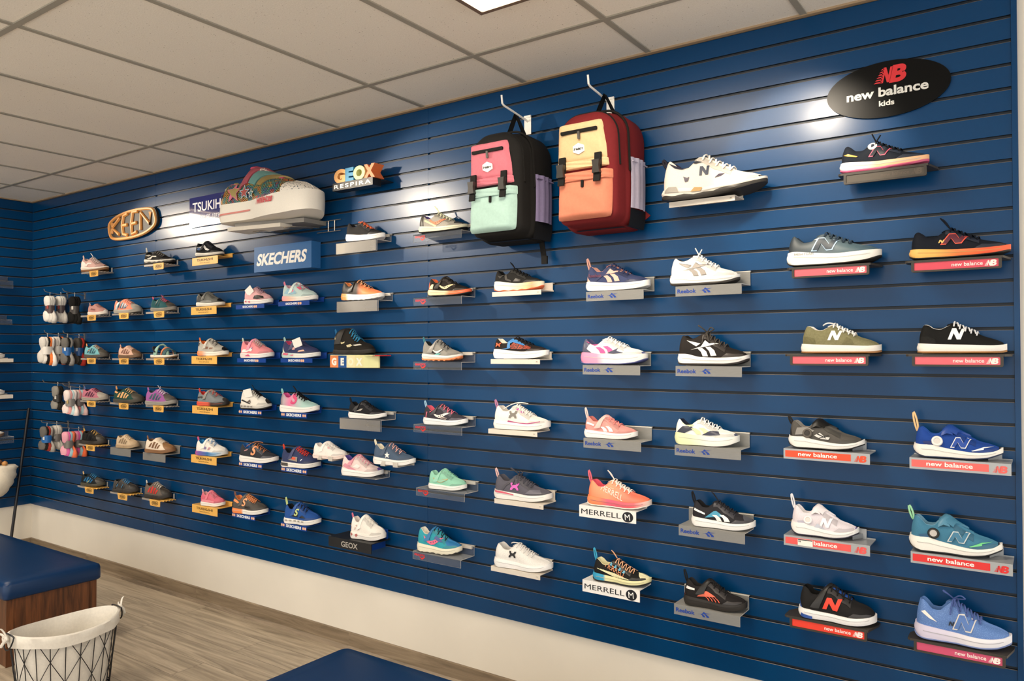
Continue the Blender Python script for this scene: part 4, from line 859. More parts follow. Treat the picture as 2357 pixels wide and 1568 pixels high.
row('T5', 'kid', 'white strap shoe with blue and magenta sole', '#e9e5dc', '#3a78b8', '#2f8fd0', mS=ramp_mat([(0, '#d85a86'), (.2, '#7a58a8'), (.5, '#3a78b8'), (.8, '#8fb4d4'), (1, '#e9e5dc')]), strap='#efece4', Lc='#2f78b8', nl=3, loop='#e0608c', P=[pP('#8a7aa8', [(.34, .38), (.42, .38), (.44, .52), (.38, .54)]), pP('#c9929a', [(.48, .36), (.56, .36), (.62, .50), (.54, .52)])])
row('T6', 'kid', 'small bright pink toddler shoe with white sole', '#e06a7e', '#f0eae2', '#e9a6a8', strap='#e8788a', loop='#f0b4b4', Lc='#e88a98', nl=3, P=[pP('#d85a70', HB), pP('#ea8c98', MG)])
# --- blue shelves
row('S2a', 'kid', 'black and pink shoe with white paper tag', '#e8aeb0', '#f2ece4', '#d98a9c', Lc='#c9a0b8', nl=5, toe=None, P=[pP('#2a2420', [(.40, .30), (.60, .26), (.86, .30), (.80, .44), (.60, .50), (.46, .48)]), pS('#e2607a', [(.08, .12), (.18, .08), (.16, .22)], [(.22, .10), (.32, .06), (.28, .20)]), pTag(.26, .70, .30, .6)], T='#1f1c1e')
row('S2b', 'kid', 'pastel aqua strap shoe with pink bow', '#bcd3cf', '#f0ebe4', '#e8b6c4', mS=ramp_mat([(0, '#e8889c'), (.3, '#f0c0a8'), (.55, '#efe6da'), (1, '#f2eee6')]), strap='#cfe0da', loop='#e8809a', Lc='#e0708c', nl=3, P=[pP('#8fbcd0', [(.12, .40), (.30, .34), (.52, .40), (.40, .62), (.20, .66)]), pP('#e58098', [(.30, .52), (.36, .46), (.42, .54), (.36, .64)]), pP('#e8607e', [(.48, .72), (.60, .58), (.66, .60), (.56, .78)])])
row('S3a', 'kid', 'pink strap shoe with white unicorn print', '#ef8d94', '#f3e9e4', '#e88aa0', mS=ramp_mat([(0, '#cfd6d0'), (.2, '#f0dcd8'), (.5, '#f4ece6'), (1, '#f4efe8')]), strap='#ee8aa4', loop='#c6cfc4', Lc='#b9c4be', nl=5, P=[pP('#f4efe8', [(.10, .30), (.26, .30), (.34, .36), (.42, .34), (.46, .46), (.42, .56), (.36, .50), (.30, .46), (.14, .44)]), pP('#8a6aa8', [(.40, .50), (.46, .58), (.44, .46)]), pS('#d84a7c', [(.22, .10), (.40, .08), (.34, .20)])])
row('S3b', 'kid', 'navy strap shoe with pastel sole and paper tag', '#3a3f66', '#ecebe6', '#e0507c', mS=ramp_mat([(0, '#b4cfc8'), (.35, '#c6d6d0'), (.45, '#f0ede6'), (1, '#f2f0ea')]), strap='#383c66', loop='#a8ccc4', heel='#cfe0cc', hx=.20, P=[pS('#e0607e', [(.08, .16), (.22, .12), (.26, .22), (.12, .26)], [(.28, .12), (.38, .10), (.40, .18)]), pP('#e8b49a', [(.52, .30), (.74, .34), (.70, .42), (.56, .38)]), pP('#e8a8a0', [(.34, .42), (.42, .42), (.42, .54), (.34, .54)]), pTag(.50, .74, .26, .3)])
row('S4a', 'kid', 'white shoe with black laces and paper tag', '#e6e2d8', '#d8d4ca', '#dcd6cc', O='#26231f', zs=.05, toe='#2b2724', tx=1.12, tk=.5, Lc='#1d1b1a', bow='loop', P=[pP('#1f1d1c', [(.08, .44), (.38, .26), (.42, .30), (.12, .50)]), pP('#6a5c54', [(.28, .36), (.44, .34), (.40, .50)]), pS('#8a867e', [(.08, .12), (.16, .12), (.16, .2), (.08, .2)], [(.2, .11), (.28, .11), (.28, .19), (.2, .19)], [(.32, .1), (.4, .1), (.4, .18), (.32, .18)], [(.44, .1), (.52, .1), (.52, .17), (.44, .17)]), pTag(.34, .78, .30, .2)], T='#201e1d')
row('S4b', 'run', 'pink and mint shoe with black laces', '#a9c8c2', '#f1ede6', '#e0559a', mU=ramp_mat([(0, '#2a2626'), (.14, '#b9a8b0'), (.3, '#e27aa4'), (.5, '#b9bcc0'), (.7, '#a8cac4')]), loop='#8fd0cc', Lc='#1b191a', bow='loop', lr=.014, T='#1b191a', P=[pT('#d8487a', 'S', .33, .42, .26, 0, shear=.3)])
row('S5a', 'run', 'charcoal slip-on with orange cord and white sole', '#34363c', '#edeae4', '#2c68b4', Lc='#e0854a', nl=4, lr=.007, bow='fly', P=[pT('#f0a070', 'S', .36, .40, .20, 0, shear=.3), pP('#c88a8c', [(.18, .56), (.26, .62), (.27, .68), (.19, .62)])])
row('S5b', 'kid', 'navy and grey strap shoe with red laces', '#363f66', '#eeeae2', '#20242c', strap='#39416c', loop='#e0452c', Lc='#e23a26', nl=5, zig=True, heel='#7d766c', hx=.16, P=[pP('#9a9288', [(.26, .36), (.52, .30), (.52, .52), (.30, .54)]), pP('#e2502c', [(.34, .40), (.46, .38), (.46, .50), (.34, .52)]), pS('#4a4540', [(.04, .10), (.26, .06), (.26, .22), (.04, .24)]), pP('#dce2ee', [(.62, .34), (.66, .38), (.68, .46), (.64, .42)])])
row('S6a', 'kid', 'grey strap shoe with orange laces and heel', '#55514c', '#efebe2', '#ef8a48', mS=ramp_mat([(0, '#2c628c'), (.08, '#ee8a4a'), (.36, '#ee8a4a'), (.42, '#f0ece4')]), strap='#5a5650', loop='#8a5a48', Lc='#ee8e52', nl=6, zig=True, toe='#4a4642', tx=1.0, tk=.4, P=[pP('#ef8c4a', [(.06, .66), (.22, .52), (.26, .58), (.10, .76)]), pT('#f0a878', 'S', .34, .42, .18, 0, shear=.3), pP('#2f2c2a', [(.44, .30), (.66, .34), (.62, .44), (.46, .40)])])
row('S6b', 'kid', 'royal blue strap shoe with lime loop', '#24509c', '#ece9e2', '#14181e', strap='#2455a4', loop='#c8d88c', lh=.24, Lc='#15171c', nl=4, P=[pP('#14161c', [(.30, .36), (.46, .34), (.48, .56), (.34, .58)]), pT('#c4d48a', 'S', .35, .42, .16, 0, shear=.3), pS('#9a9890', *[[(.10 + .13 * i, .13), (.17 + .13 * i, .13), (.17 + .13 * i, .20), (.10 + .13 * i, .20)] for i in range(5)]), pP('#181c26', [(.52, .32), (.74, .34), (.62, .46)])])
# --- column with plain acrylic holders
row('GW', 'kid', 'white strap shoe with rose gold hearts on the heel', '#ece7de', '#efeae2', '#e8dcd4', strap='#f0ece4', loop='#d8708c', Lc='#e6e0d6', nl=4, P=[pS('#b8605c', [(.08, .10), (.14, .20), (.08, .26), (.04, .20)], [(.24, .08), (.30, .18), (.25, .23), (.20, .18)]), pP('#c8a49a', [(.06, .34), (.10, .50), (.08, .52)], [(.16, .34), (.22, .46), (.20, .50)], [(.28, .34), (.34, .44), (.32, .48)], [(.20, .56), (.26, .50), (.24, .60)])])
row('G1', 'run', 'black slip-on with orange tongue strap and white sole', '#2b2a2b', '#f4f2ee', '#1d1c1e', Lc='#e86a3a', nl=4, lr=.008, P=[pLS('#ee6d40', (.40, .40, .02, -.05, .05)), pP('#ef6f42', [(.40, .95), (.70, .55), (.70, .56), (.41, .97)])], T='#e8683c', rise=.14, cat='shoe')
row('G2', 'run', 'black to orange strap shoe with white sole', '#2b2826', '#f2f0ec', '#e88a4e', mU=ramp_mat([(0, '#24211f'), (.42, '#3a332e'), (.62, '#ef8a56'), (1, '#f28e5a')]), mS=ramp_mat([(0, '#dd8a44'), (.18, '#e09a58'), (.26, '#f4f2ee'), (1, '#f6f4f0')]), teeth=.03, strap='#26231f', sp=(.26, .40, .10, -.8, .5), Lc='#e6a070', nl=4, P=[pP('#e8e2d8', [(.24, .58), (.25, .58), (.29, .72), (.28, .72)])])
row('G3', 'boot', 'black high-top boot with teal laces', '#262320', '#2a2621', '#14120f', strap='#2a2724', sp=(.16, .36, .16, -.8, .5), Lc='#2f86b4', nl=5, lr=.016, teeth=.02, P=[pP('#d8c894', [(.03, .72), (.05, .74), (.12, .58), (.20, .62), (.28, .46), (.36, .50), (.34, .44), (.27, .40), (.19, .55), (.11, .50)], name='cream_piping'), pP('#d9cc9c', [(.40, .36), (.52, .40), (.58, .34), (.50, .28), (.42, .28)], name='cream_badge'), pP('#dcd6c8', [(.58, .36), (.74, .40), (.80, .36), (.66, .32)])], loop='#2a72a8')
row('G4', 'run', 'black strap shoe with grey stripe and white sole', '#222225', '#f1efea', '#17171a', strap='#242427', sp=(.22, .42, .11, -.8, .5), loop='#1d1d20', Lc='#1d1d20', nl=4, P=[pP('#aaa59c', [(.22, .38), (.40, .44), (.46, .56), (.40, .56), (.32, .46), (.22, .42)]), pP('#cfcac0', [(.26, .64), (.30, .66), (.34, .78), (.31, .76)])])
row('G5', 'kid', 'plain white strap shoe on clear wall clip', '#f0e9e2', '#f0ddd4', '#efe6de', strap='#f4efe8', Lc='#f0e8e0', nl=4, P=[pP('#dca0a4', [(.50, .66), (.56, .60), (.58, .66), (.53, .72)])])
row('G6', 'run', 'white and pink strap shoe with purple toe', '#ecd3cf', '#f4f1ec', '#5a4a9c', strap='#de92a2', sp=(.24, .44, .11, -.7, .5), Lc='#e09aa8', nl=5, toe='#6a58a8', tx=1.02, tk=.25, P=[pP('#de8ea0', [(.08, .46), (.24, .30), (.44, .28), (.30, .42), (.14, .60)]), pP('#f2e9e4', [(.34, .44), (.48, .38), (.56, .50), (.44, .58)])])
row('G7', 'run', 'slate blue strap shoe with white star', '#4d6079', '#f0eee8', '#efe6cf', strap='#42556f', sp=(.26, .44, .11, -.8, .5), loop='#efe4c8', Lc='#f0b0a4', nl=4, P=[pSt('#f4f2ec', .40, .46, .15)])
# --- shelves with red lettering
row('A1', 'run', 'grey and black runner with pale yellow laces', '#a9a49a', '#ebe6c8', '#4a3a7c', O='#2a2824', zs=.05, teeth=.03, Lc='#e2e6bc', bow='loop', toe='#34322f', tx=.93, tk=.3, heel='#4a4741', hx=.17, hk=-.05, P=[pP('#cfd6b0', [(.14, .60), (.18, .66), (.44, .32), (.40, .28)]), pSw('#f08a66', .27, .36, .36, .34, '#6a4a44')])
row('A2', 'run', 'black strap runner with orange and cream sole', '#272320', '#f0d8b0', '#ec6a3c', mS=ramp_mat([(0, '#f2dcb4'), (.45, '#f0d4a8'), (.6, '#ee7a48'), (.9, '#ec6a3e')]), O='#24201d', zs=.05, teeth=.02, strap='#2b2724', sp=(.24, .44, .11, -.85, .5), heel='#e9673a', hx=.14, hk=-.1, Lc='#1f1c1a', nl=4, P=[pSw('#ecd7a8', .30, .34, .36, .30, '#27211d'), pP('#efd6aa', [(.06, .40), (.14, .62), (.18, .60), (.16, .36)])])
row('A3', 'run', 'grey strap runner with orange toothed sole', '#8f8c85', '#e2ded6', '#1e2426', O='#ef8a52', zs=.10, teeth=.06, strap='#93908a', sp=(.24, .44, .12, -.85, .5), loop='#3d7f8e', Lc='#1d1d1e', nl=4, toe='#ef8c54', tx=1.12, tk=.35, P=[pSw('#24201e', .22, .32, .38, .26), pP('#6ab0b0', [(.34, .26), (.50, .28), (.56, .36), (.42, .36)]), pSw('#e6e0d6', .32, .36, .26, .20)])
row('A4', 'run', 'charcoal strap runner with pink laces', '#3d3b44', '#eef1f2', '#f0637a', strap='#3a3942', sp=(.26, .46, .11, -.7, .5), loop='#9cc4e0', Lc='#ee7088', nl=4, P=[pSw('#f4ece6', .26, .34, .38, .32, '#3a3840'), pP('#ee6a84', [(.10, .34), (.12, .34), (.14, .62), (.12, .64)], [(.18, .62), (.28, .80), (.30, .80), (.20, .60)]), pP('#d8c4b8', [(.46, .32), (.62, .28), (.62, .30), (.47, .35)], [(.44, .40), (.64, .34), (.64, .36), (.45, .43)])])
row('A5', 'kid', 'mint green strap runner with gold stripe', '#8fcfb4', '#f1f1ec', '#9ad6bc', strap='#94d4ba', sp=(.24, .44, .12, -.8, .5), toe='#6f5a86', tx=1.10, tk=.3, Lc='#90d0b6', nl=4, P=[pSw('#c9a868', .18, .34, .42, .26), pSw('#9ad2ba', .22, .37, .34, .18)])
row('A6', 'run', 'teal strap runner with pink stripe', '#2f9fb0', '#ece5cc', '#ece6d4', teeth=.04, strap='#2b78b0', sp=(.26, .48, .12, -.75, .6), heel='#2c629c', hx=.12, hk=-.2, toe='#2a78b4', tx=.95, tk=.5, Lc='#17181c', nl=4, P=[pSw('#ee6f8e', .20, .32, .42, .36, '#2a4a78'), pP('#4a5c96', [(.44, .60), (.54, .50), (.66, .48), (.60, .58), (.48, .70)])], mO='x')
# --- off-white shelves
row('U2', 'max', 'all black runner with white and lime sole', '#252423', '#f0f0e0', '#191817', mS=ramp_mat([(0, '#f6f5ec'), (.35, '#f2f2dc'), (.6, '#eceeb8'), (.85, '#f0b080'), (1, '#f0ead0')]), scal=.02, O='#e8693a', zs=.03, Lc='#191817', bow='loop', P=[pP('#4a4743', [(.10, .72), (.16, .58), (.24, .74), (.28, .50), (.40, .42), (.40, .48), (.32, .56), (.28, .82), (.22, .82), (.16, .68)]), pP('#3d3a37', [(.44, .42), (.62, .40), (.62, .50), (.50, .56)])])
row('U3', 'max', 'black and red knit runner with blue trim', '#2a2321', '#f3f3f1', '#eee9d6', Lc='#1c1a1a', P=[pP(dot_mat('#2a211f', '#e05a38', 330, .42), [(.36, .46), (.56, .44), (.76, .46), (.74, .56), (.58, .66), (.42, .78), (.36, .62)], name='knit_panel'), pP('#3f86cc', [(.20, .46), (.30, .50), (.30, .80), (.38, .96), (.44, .90), (.62, .66), (.64, .60), (.40, .78), (.35, .72), (.36, .50), (.28, .44)]), pUA('#ee6038', .08, .56, .09, .20)])
row('U4', 'run', 'off-white runner with magenta sole line', '#e6e2da', '#f1eee8', '#d9d3ca', loop='#b87aa0', Lc='#e9e5dd', bow='fly', P=[pUA('#7a766f', .32, .44, .15, .32), pP('#b04078', [(.30, .30), (.50, .25), (.70, .25), (.90, .34), (.90, .37), (.70, .29), (.50, .29), (.31, .36)]), pP('#c050a8', [(.44, .82), (.47, .76), (.50, .80), (.47, .86)], [(.52, .72), (.55, .66), (.58, .69), (.55, .76)])])
row('U5', 'run', 'dark grey runner with pink sole line', '#5d5b66', '#f1eeea', '#55545e', mS=ramp_mat([(0, '#e0647c'), (.04, '#f2efea'), (1, '#f2efea')], 0), loop='#e4b8b4', Lc='#4a4a54', bow='bow', P=[pS('#df6076', [(.02, .26), (.20, .24), (.40, .19), (.40, .23), (.20, .32), (.03, .34)]), pUA('#dc6ac0', .33, .38, .16, .32), pP('#4a4852', [(.20, .36), (.26, .56), (.34, .68), (.30, .70), (.22, .58), (.17, .38)]), pP('#6b6a76', [(.62, .30), (.90, .34), (.84, .46), (.70, .46)])])
row('U6', 'run', 'pale grey mesh runner with black emblem', '#dad6d1', '#f3f1ee', '#cfccc8', mU=dot_mat('#e2dfda', '#c4c0bb', 420, .3), heel='#c9bfba', hx=.13, hk=-.2, Lc='#dcd9d4', bow='back', P=[pUA('#17171a', .30, .44, .13, .28)])
# --- frosted and white shelves
row('R2a', 'run', 'navy and peach runner with white sole', '#3d466c', '#f2f1ef', '#eeb09c', heel='#eab5a4', hx=.22, hk=-.35, loop='#e8a896', lh=.2, Lc='#363f66', T='#e9967c', bow=None, P=[pV('#ecb6a4', .16, .30, .44, .50, (1, 2, 3)), pP('#2f3860', [(.12, .32), (.30, .58), (.42, .62), (.42, .58), (.30, .52), (.18, .32)]), pT('#5a2c48', 'Reebok', .06, .50, .05, 0)])
row('R3a', 'max', 'white runner with pink heel sole', '#f0eee9', '#f4eeee', '#4c4f78', mS=ramp_mat([(0, '#e88ab0'), (.30, '#ee9cbc'), (.42, '#f4e2e6'), (.6, '#f4f2ee')]), O='#525a92', zs=.03, toe='#5c6296', tx=.80, tk=-.3, Lc='#efede8', heel='#54566e', hx=.0, hk=.2, P=[pV('#d85a98', .10, .42, .46, .44, (0, 2, 3)), pP('#43465e', [(.44, .42), (.58, .56), (.62, .62), (.60, .50), (.72, .44), (.56, .40)]), pP('#4c4e66', [(.06, .46), (.20, .44), (.10, .62)])])
row('R2b', 'mid', 'white basketball shoe with grey stripes', '#f2f0ec', '#f4f2ee', '#2b2a2a', O='#3a3632', zs=.06, Lc='#f2f0ec', bow='ends', P=[pV('#2a2725', .16, .30, .42, .46), pV('#a49c94', .165, .31, .41, .43)])
row('R3b', 'mid', 'black basketball shoe with white stripes', '#292523', '#f2efea', '#1c1a19', O='#2e2925', zs=.05, Lc='#4a4641', bow='bow', P=[pV('#f2efe9', .16, .28, .44, .50)])
row('R4a', 'run', 'salmon pink strap runner with white stripes', '#e2968e', '#f2efec', '#d2746c', heel='#c46a62', hx=.17, hk=-.25, strap='#e6b4ac', sp=(.28, .48, .12, -.8, .55), loop='#f0cfc8', lh=.22, Lc='#e8807a', nl=4, P=[pV('#f4f0ec', .20, .30, .42, .40, (2, 3)), pP('#f2e9e4', [(.06, .62), (.22, .52), (.23, .58), (.08, .70)])])
row('R4b', 'max', 'white and navy runner with pale lime heel', '#efeee8', '#eff0e2', '#22283c', mS=ramp_mat([(0, '#dfe8b4'), (.3, '#e6ecc4'), (.55, '#f2f2ea')]), toe='#5a6078', tx=.80, tk=-.3, Lc='#f2f1ec', T='#2a2f40', P=[pP('#33384a', [(.05, .48), (.14, .70), (.26, .72), (.34, .62), (.24, .52), (.18, .44)]), pV('#dfe8b0', .12, .42, .48, .42, (0, 2, 3)), pP('#363b50', [(.46, .40), (.60, .58), (.72, .56), (.76, .44), (.60, .40)])])
row('M5', 'run', 'bright coral runner with pale lettering', '#f28a66', '#e88a8c', '#f0586c', mU=ramp_mat([(0, '#f58a60'), (.35, '#f4a27c'), (.75, '#f07a64'), (1, '#f27858')]), mS=ramp_mat([(0, '#f4965e'), (.25, '#f08a62'), (.38, '#e2607c'), (.8, '#ee6c74'), (1, '#f0dcd0')]), O='#efe6dc', zs=.04, teeth=.02, loop='#ee6a7c', lh=.2, Lc='#f0e4da', bow='loop', heel='#ece6dc', hx=.08, hk=-.2, P=[pT('#f6ece0', 'MERRELL', .24, .62, .085, -.36, .38), pP('#f5b898', [(.40, .74), (.46, .70), (.46, .66), (.40, .70)], [(.50, .62), (.56, .58), (.56, .54), (.50, .58)])], T='#f2e6dc')
row('R5b', 'run', 'black runner with white stripes and teal triangle', '#2b2a2e', '#f2f1ee', '#1b1a1c', loop='#1c1b1d', lh=.2, Lc='#2a2a2e', bow='loop', lr=.008, toe='#55565c', tx=1.02, tk=.4, P=[pP('#3f9cc0', [(.24, .36), (.38, .62), (.42, .64), (.56, .46)]), pV('#f1f0ed', .20, .28, .46, .40, (2, 3)), pP('#f1efec', [(.05, .60), (.24, .46), (.24, .52), (.06, .68)])])
row('M6', 'run', 'cream and black runner with bright blue heel', '#1e1d1c', '#e6e0a8', '#e3dcb0', mS=ramp_mat([(0, '#2f9cc6'), (.24, '#38a2ca'), (.28, '#e8e2ae'), (1, '#e8e2b0')]), O='#1c1b19', zs=.05, heel='#2f9cc8', hx=.12, hk=-.28, loop='#38a4cc', lh=.22, Lc='#ecae84', nl=5, zig=True, bow='loop', lr=.008, toe='#e8e2b4', tx=1.06, tk=.5, P=[pT('#e59a6c', 'MERRELL', .24, .66, .085, -.36, .38), pP('#e8e2b0', *[[(.10 + .05 * i, .56 - .02 * i), (.12 + .05 * i, .57 - .02 * i), (.46 + .05 * i, .29), (.43 + .05 * i, .28)] for i in range(6)]), pP('#5aa8c8', *[[(.32 + .08 * i, .74 - .075 * i), (.35 + .08 * i, .86 - .085 * i), (.37 + .08 * i, .84 - .085 * i), (.37 + .08 * i, .72 - .075 * i)] for i in range(4)])])
row('R6b', 'run', 'black strap runner with red-orange stripes', '#232020', '#2b2724', '#2a2828', strap='#201e1e', sp=(.28, .50, .14, -.75, .6), loop='#1c1b1b', lh=.2, Lc='#1c1b1b', nl=4, heel='#e0452e', hx=.08, hk=-.15, P=[pP('#ef6a4c', [(.24, .38), (.36, .60), (.40, .62), (.56, .46)]), pP('#ee6448', *[[(.36 + .06 * i, .44), (.375 + .06 * i, .44), (.43 + .06 * i, .36), (.45 + .06 * i, .28), (.435 + .06 * i, .28), (.41 + .06 * i, .36)] for i in range(4)]), pP('#e8e0da', [(.05, .62), (.20, .58), (.20, .64), (.06, .72)])])
# --- right-hand column pair
row('N0', 'run', 'large white walking shoe with navy letter', '#dad2c5', '#ddd5c8', '#2e2b40', O='#2f2c28', zs=.07, scal=.015, b=[(0, .24), (.2, .24), (.4, .20), (.7, .22), (.9, .28), (1, .37)], o=[(0, .03), (.1, 0), (.42, 0), (.6, .03), (.8, .09), (1, .24)], toe='#34302b', tx=.79, tk=-.4, loop='#23222c', lh=.10, Lc='#efe8de', P=[pN('#2a3346', .40, .48, .09, .22, .03), pP('#3a2f44', [(.24, .50), (.28, .46), (.30, .48), (.29, .38), (.26, .36)], [(.56, .38), (.62, .40), (.66, .46), (.60, .46)]), pP('#2a2b3a', [(.06, .86), (.14, .72), (.22, .68), (.28, .82), (.26, .82), (.20, .74), (.12, .80)]), pP('#2b2e38', [(.32, .80), (.36, .84), (.42, .80), (.36, .77)]), pS('#9a948a', [(.02, .16), (.20, .14), (.18, .27), (.10, .28)]), pS('#b08a52', [(.32, .12), (.42, .12), (.44, .20), (.36, .22)])])
row('N1', 'run', 'black runner with pink outline letter and peach sole', '#1c222c', '#ece6e2', '#1f2530', mS=ramp_mat([(0, '#efeae6'), (.3, '#eae4e0'), (.45, '#eeb98e'), (.8, '#efc096'), (1, '#efb888')]), O='#d0567c', zs=.06, heel=None, toe='#1e1d1d', tx=1.16, tk=.6, Lc='#15171c', bow='ends', P=[pNo('#e0627c', '#1c222c', .34, .44, .20, .34), pP('#e0a848', [(.04, .60), (.10, .62), (.22, .50), (.20, .48), (.10, .54)]), lambda s, r: s.disc(r, 'round_sticker', .385, .82, .055, syn('#ece6d8'), None, .004)])
row('N2a', 'max', 'slate grey runner with outlined letter', '#4c5a62', '#f2efe6', '#26303c', mU=ramp_mat([(0, '#2a323a'), (.16, '#3e474c'), (.4, '#536068'), (.75, '#4f646c'), (1, '#3d5666')]), O='#24221f', zs=.03, toe=None, Lc='#2c3a48', P=[pNo('#a9c4dc', '#3a434c', .28, .44, .24, .42, .30), pT('#3a3a3a', 'FRESH FOAM', .10, .335, .026, 0, sole=True, shear=0), pP('#c9d4dc', [(.30, .80), (.36, .84), (.38, .78)])], loop=None)
row('N2b', 'run', 'black runner with yellow to orange sole', '#161a24', '#f0b860', '#141823', mS=ramp_mat([(0, '#f0bd68'), (.28, '#f0b45c'), (.5, '#ee7a3c'), (.8, '#ee5a34'), (1, '#f06a40')]), O='#1c1b1a', zs=.04, toe='#23201f', tx=1.14, tk=.5, Lc='#131722', bow='loop', P=[pNo('#f0604a', '#5a2434', .32, .44, .22, .36), pN('#e8c070', .30, .50, .05, .10, .3, name='small_letter')])
row('N3a', 'court', 'olive suede sneaker with white laces', '#7d7a5a', '#efeae0', '#e9e6e0', mU=mat('#7f7b5b', .8, 'suede'), O='#a5713f', zs=.05, Lc='#f2f1ee', bow='back', T='#e9e6df', P=[pN('#f2f1ec', .35, .44, .14, .32, .35), pP(mat('#706c4e', .8, 'suede'), [(.03, .34), (.20, .34), (.18, .50), (.10, .56), (.03, .56)], [(.54, .30), (.70, .30), (.66, .46), (.60, .54)])])
row('N3b', 'court', 'black suede sneaker with white letter', '#191918', '#f0ebe2', '#dcd9d4', mU=mat('#1a1a19', .8, 'suede'), O='#a8743f', zs=.05, Lc='#dfe1e6', T='#1a1a19', P=[pN('#eef0f2', .35, .44, .15, .36, .35), pP(mat('#232322', .8, 'suede'), [(.03, .34), (.22, .32), (.20, .46), (.12, .54), (.03, .54)])])
BOA = dict(tx=.965, tk=0, zs=.03, ovl=True, b=[(0, .42), (.08, .40), (.2, .41), (.34, .33), (.5, .27), (.72, .23), (.9, .28), (1, .40)], o=[(0, .16), (.05, .06), (.14, 0), (.58, 0), (.82, .05), (1, .20)])
row('N4a', 'run', 'grey and black runner with closure dial', '#57544f', '#efede6', '#8f8c86', O='#1d1c1b', toe='#1b1a19', **BOA, strap='#191817', strap2='#161514', sp=(.38, .46, .13, -.55, .5), loop='#2b2927', lh=.12, heel='#2b2825', hx=.10, hk=-.1, P=[pP('#8d8a84', [(.10, .46), (.30, .50), (.36, .62), (.26, .72), (.12, .70)]), pP('#d9d7d2', [(.36, .46), (.44, .56), (.50, .44), (.58, .42), (.56, .34), (.44, .36)]), pP('#1d1b1a', [(.40, .50), (.52, .38), (.53, .40), (.41, .53)], [(.42, .38), (.56, .50), (.57, .48), (.43, .36)], name='cord'), pD('#5a534a', '#2a2622')])
row('N4b', 'run', 'royal blue runner with white dial', '#1e459c', '#efece4', '#2a5cc0', O='#22304e', toe='#1d2436', **BOA, strap='#1f479e', strap2='#1f479e', sp=(.38, .46, .13, -.55, .5), loop='#e9c48c', lh=.26, heel='#d8a860', hx=-.04, hk=-.35, P=[pNo('#eef0f4', '#1f479e', .42, .34, .18, .32, .35), pP('#e8ecf2', [(.66, .28), (.80, .40), (.92, .42), (.80, .37), (.80, .33), (.68, .27)], name='light_stripe'), pP('#d2a45c', [(.04, .34), (.22, .36), (.40, .27), (.22, .30), (.05, .30)]), pP('#1a2f72', [(.10, .50), (.26, .52), (.34, .40), (.28, .36), (.12, .42)]), pD('#e8e6e2', '#d0cdc8')])
row('N5a', 'run', 'white and lilac runner with white dial', '#dcd4da', '#f1efec', '#e6e2e4', O='#2c2a3c', toe='#6a60a0', **BOA, strap='#e4dce0', strap2='#e4dce0', sp=(.38, .46, .13, -.55, .5), loop='#e4e4ea', lh=.24, heel='#6b5aa4', hx=-.04, hk=-.35, P=[pP('#b9b6c8', [(.10, .46), (.26, .50), (.32, .40), (.24, .36), (.12, .40)]), pP('#6f5eaa', [(.04, .34), (.22, .36), (.44, .27), (.22, .30), (.05, .30)]), pN('#eef0f4', .44, .34, .15, .28, .35), pP('#c4c8d6', [(.36, .30), (.42, .44), (.48, .34), (.56, .28)]), pD('#ece9ea', '#d8d0ca')])
row('N5b', 'run', 'teal blue and green runner with black dial', '#3f7a9a', '#eeece4', '#6a9cb8', O='#1d2024', toe='#26303a', **BOA, strap='#4a86a6', strap2='#3f7c9c', sp=(.38, .46, .13, -.55, .5), loop='#9ad8a8', lh=.18, heel='#76b488', hx=-.02, hk=-.35, P=[pP('#5fa86c', [(.04, .34), (.22, .36), (.46, .27), (.22, .29), (.05, .29)]), pP('#2f5f86', [(.10, .46), (.26, .52), (.34, .40), (.28, .34), (.12, .38)]), pNo('#cfd8d8', '#3f7898', .42, .34, .19, .28, .35), pP('#6ad084', [(.66, .28), (.80, .40), (.92, .42), (.80, .37), (.80, .33), (.68, .27)], name='light_stripe'), pD('#1d1c1c', '#b9b4b0')])
row('N6a', 'kid', 'black strap shoe with big red letter', '#201f1f', '#eeedec', '#181818', heel='#2450a4', hx=.10, hk=-.18, strap='#242323', sp=(.22, .46, .12, -.85, .5), Lc='#1a1a1a', nl=4, T='#2a56b0', P=[pN('#e8432e', .33, .34, .20, .34, .30), pS('#2a52a4', [(.03, .02), (.20, .0), (.20, .08), (.04, .13)])])
row('N6b', 'run', 'periwinkle blue runner with bow-tied laces', '#5277b4', '#dcdae6', '#5a82c0', mU=dot_mat('#5578b4', '#7396cc', 380, .3), mS=ramp_mat([(0, '#cfc8de'), (.35, '#d6d0e2'), (.6, '#e6e4ea'), (1, '#e2e2ea')]), O='#6a7cb0', zs=.03, Lc='#4a5f9e', bow='bow', P=[pNo('#dcd8d0', '#5376b4', .40, .34, .20, .38, .35), pP('#e4e0d8', [(.06, .66), (.10, .70), (.24, .46), (.16, .52)]), pN('#1d2634', .36, .42, .05, .10, .3, name='small_letter')])
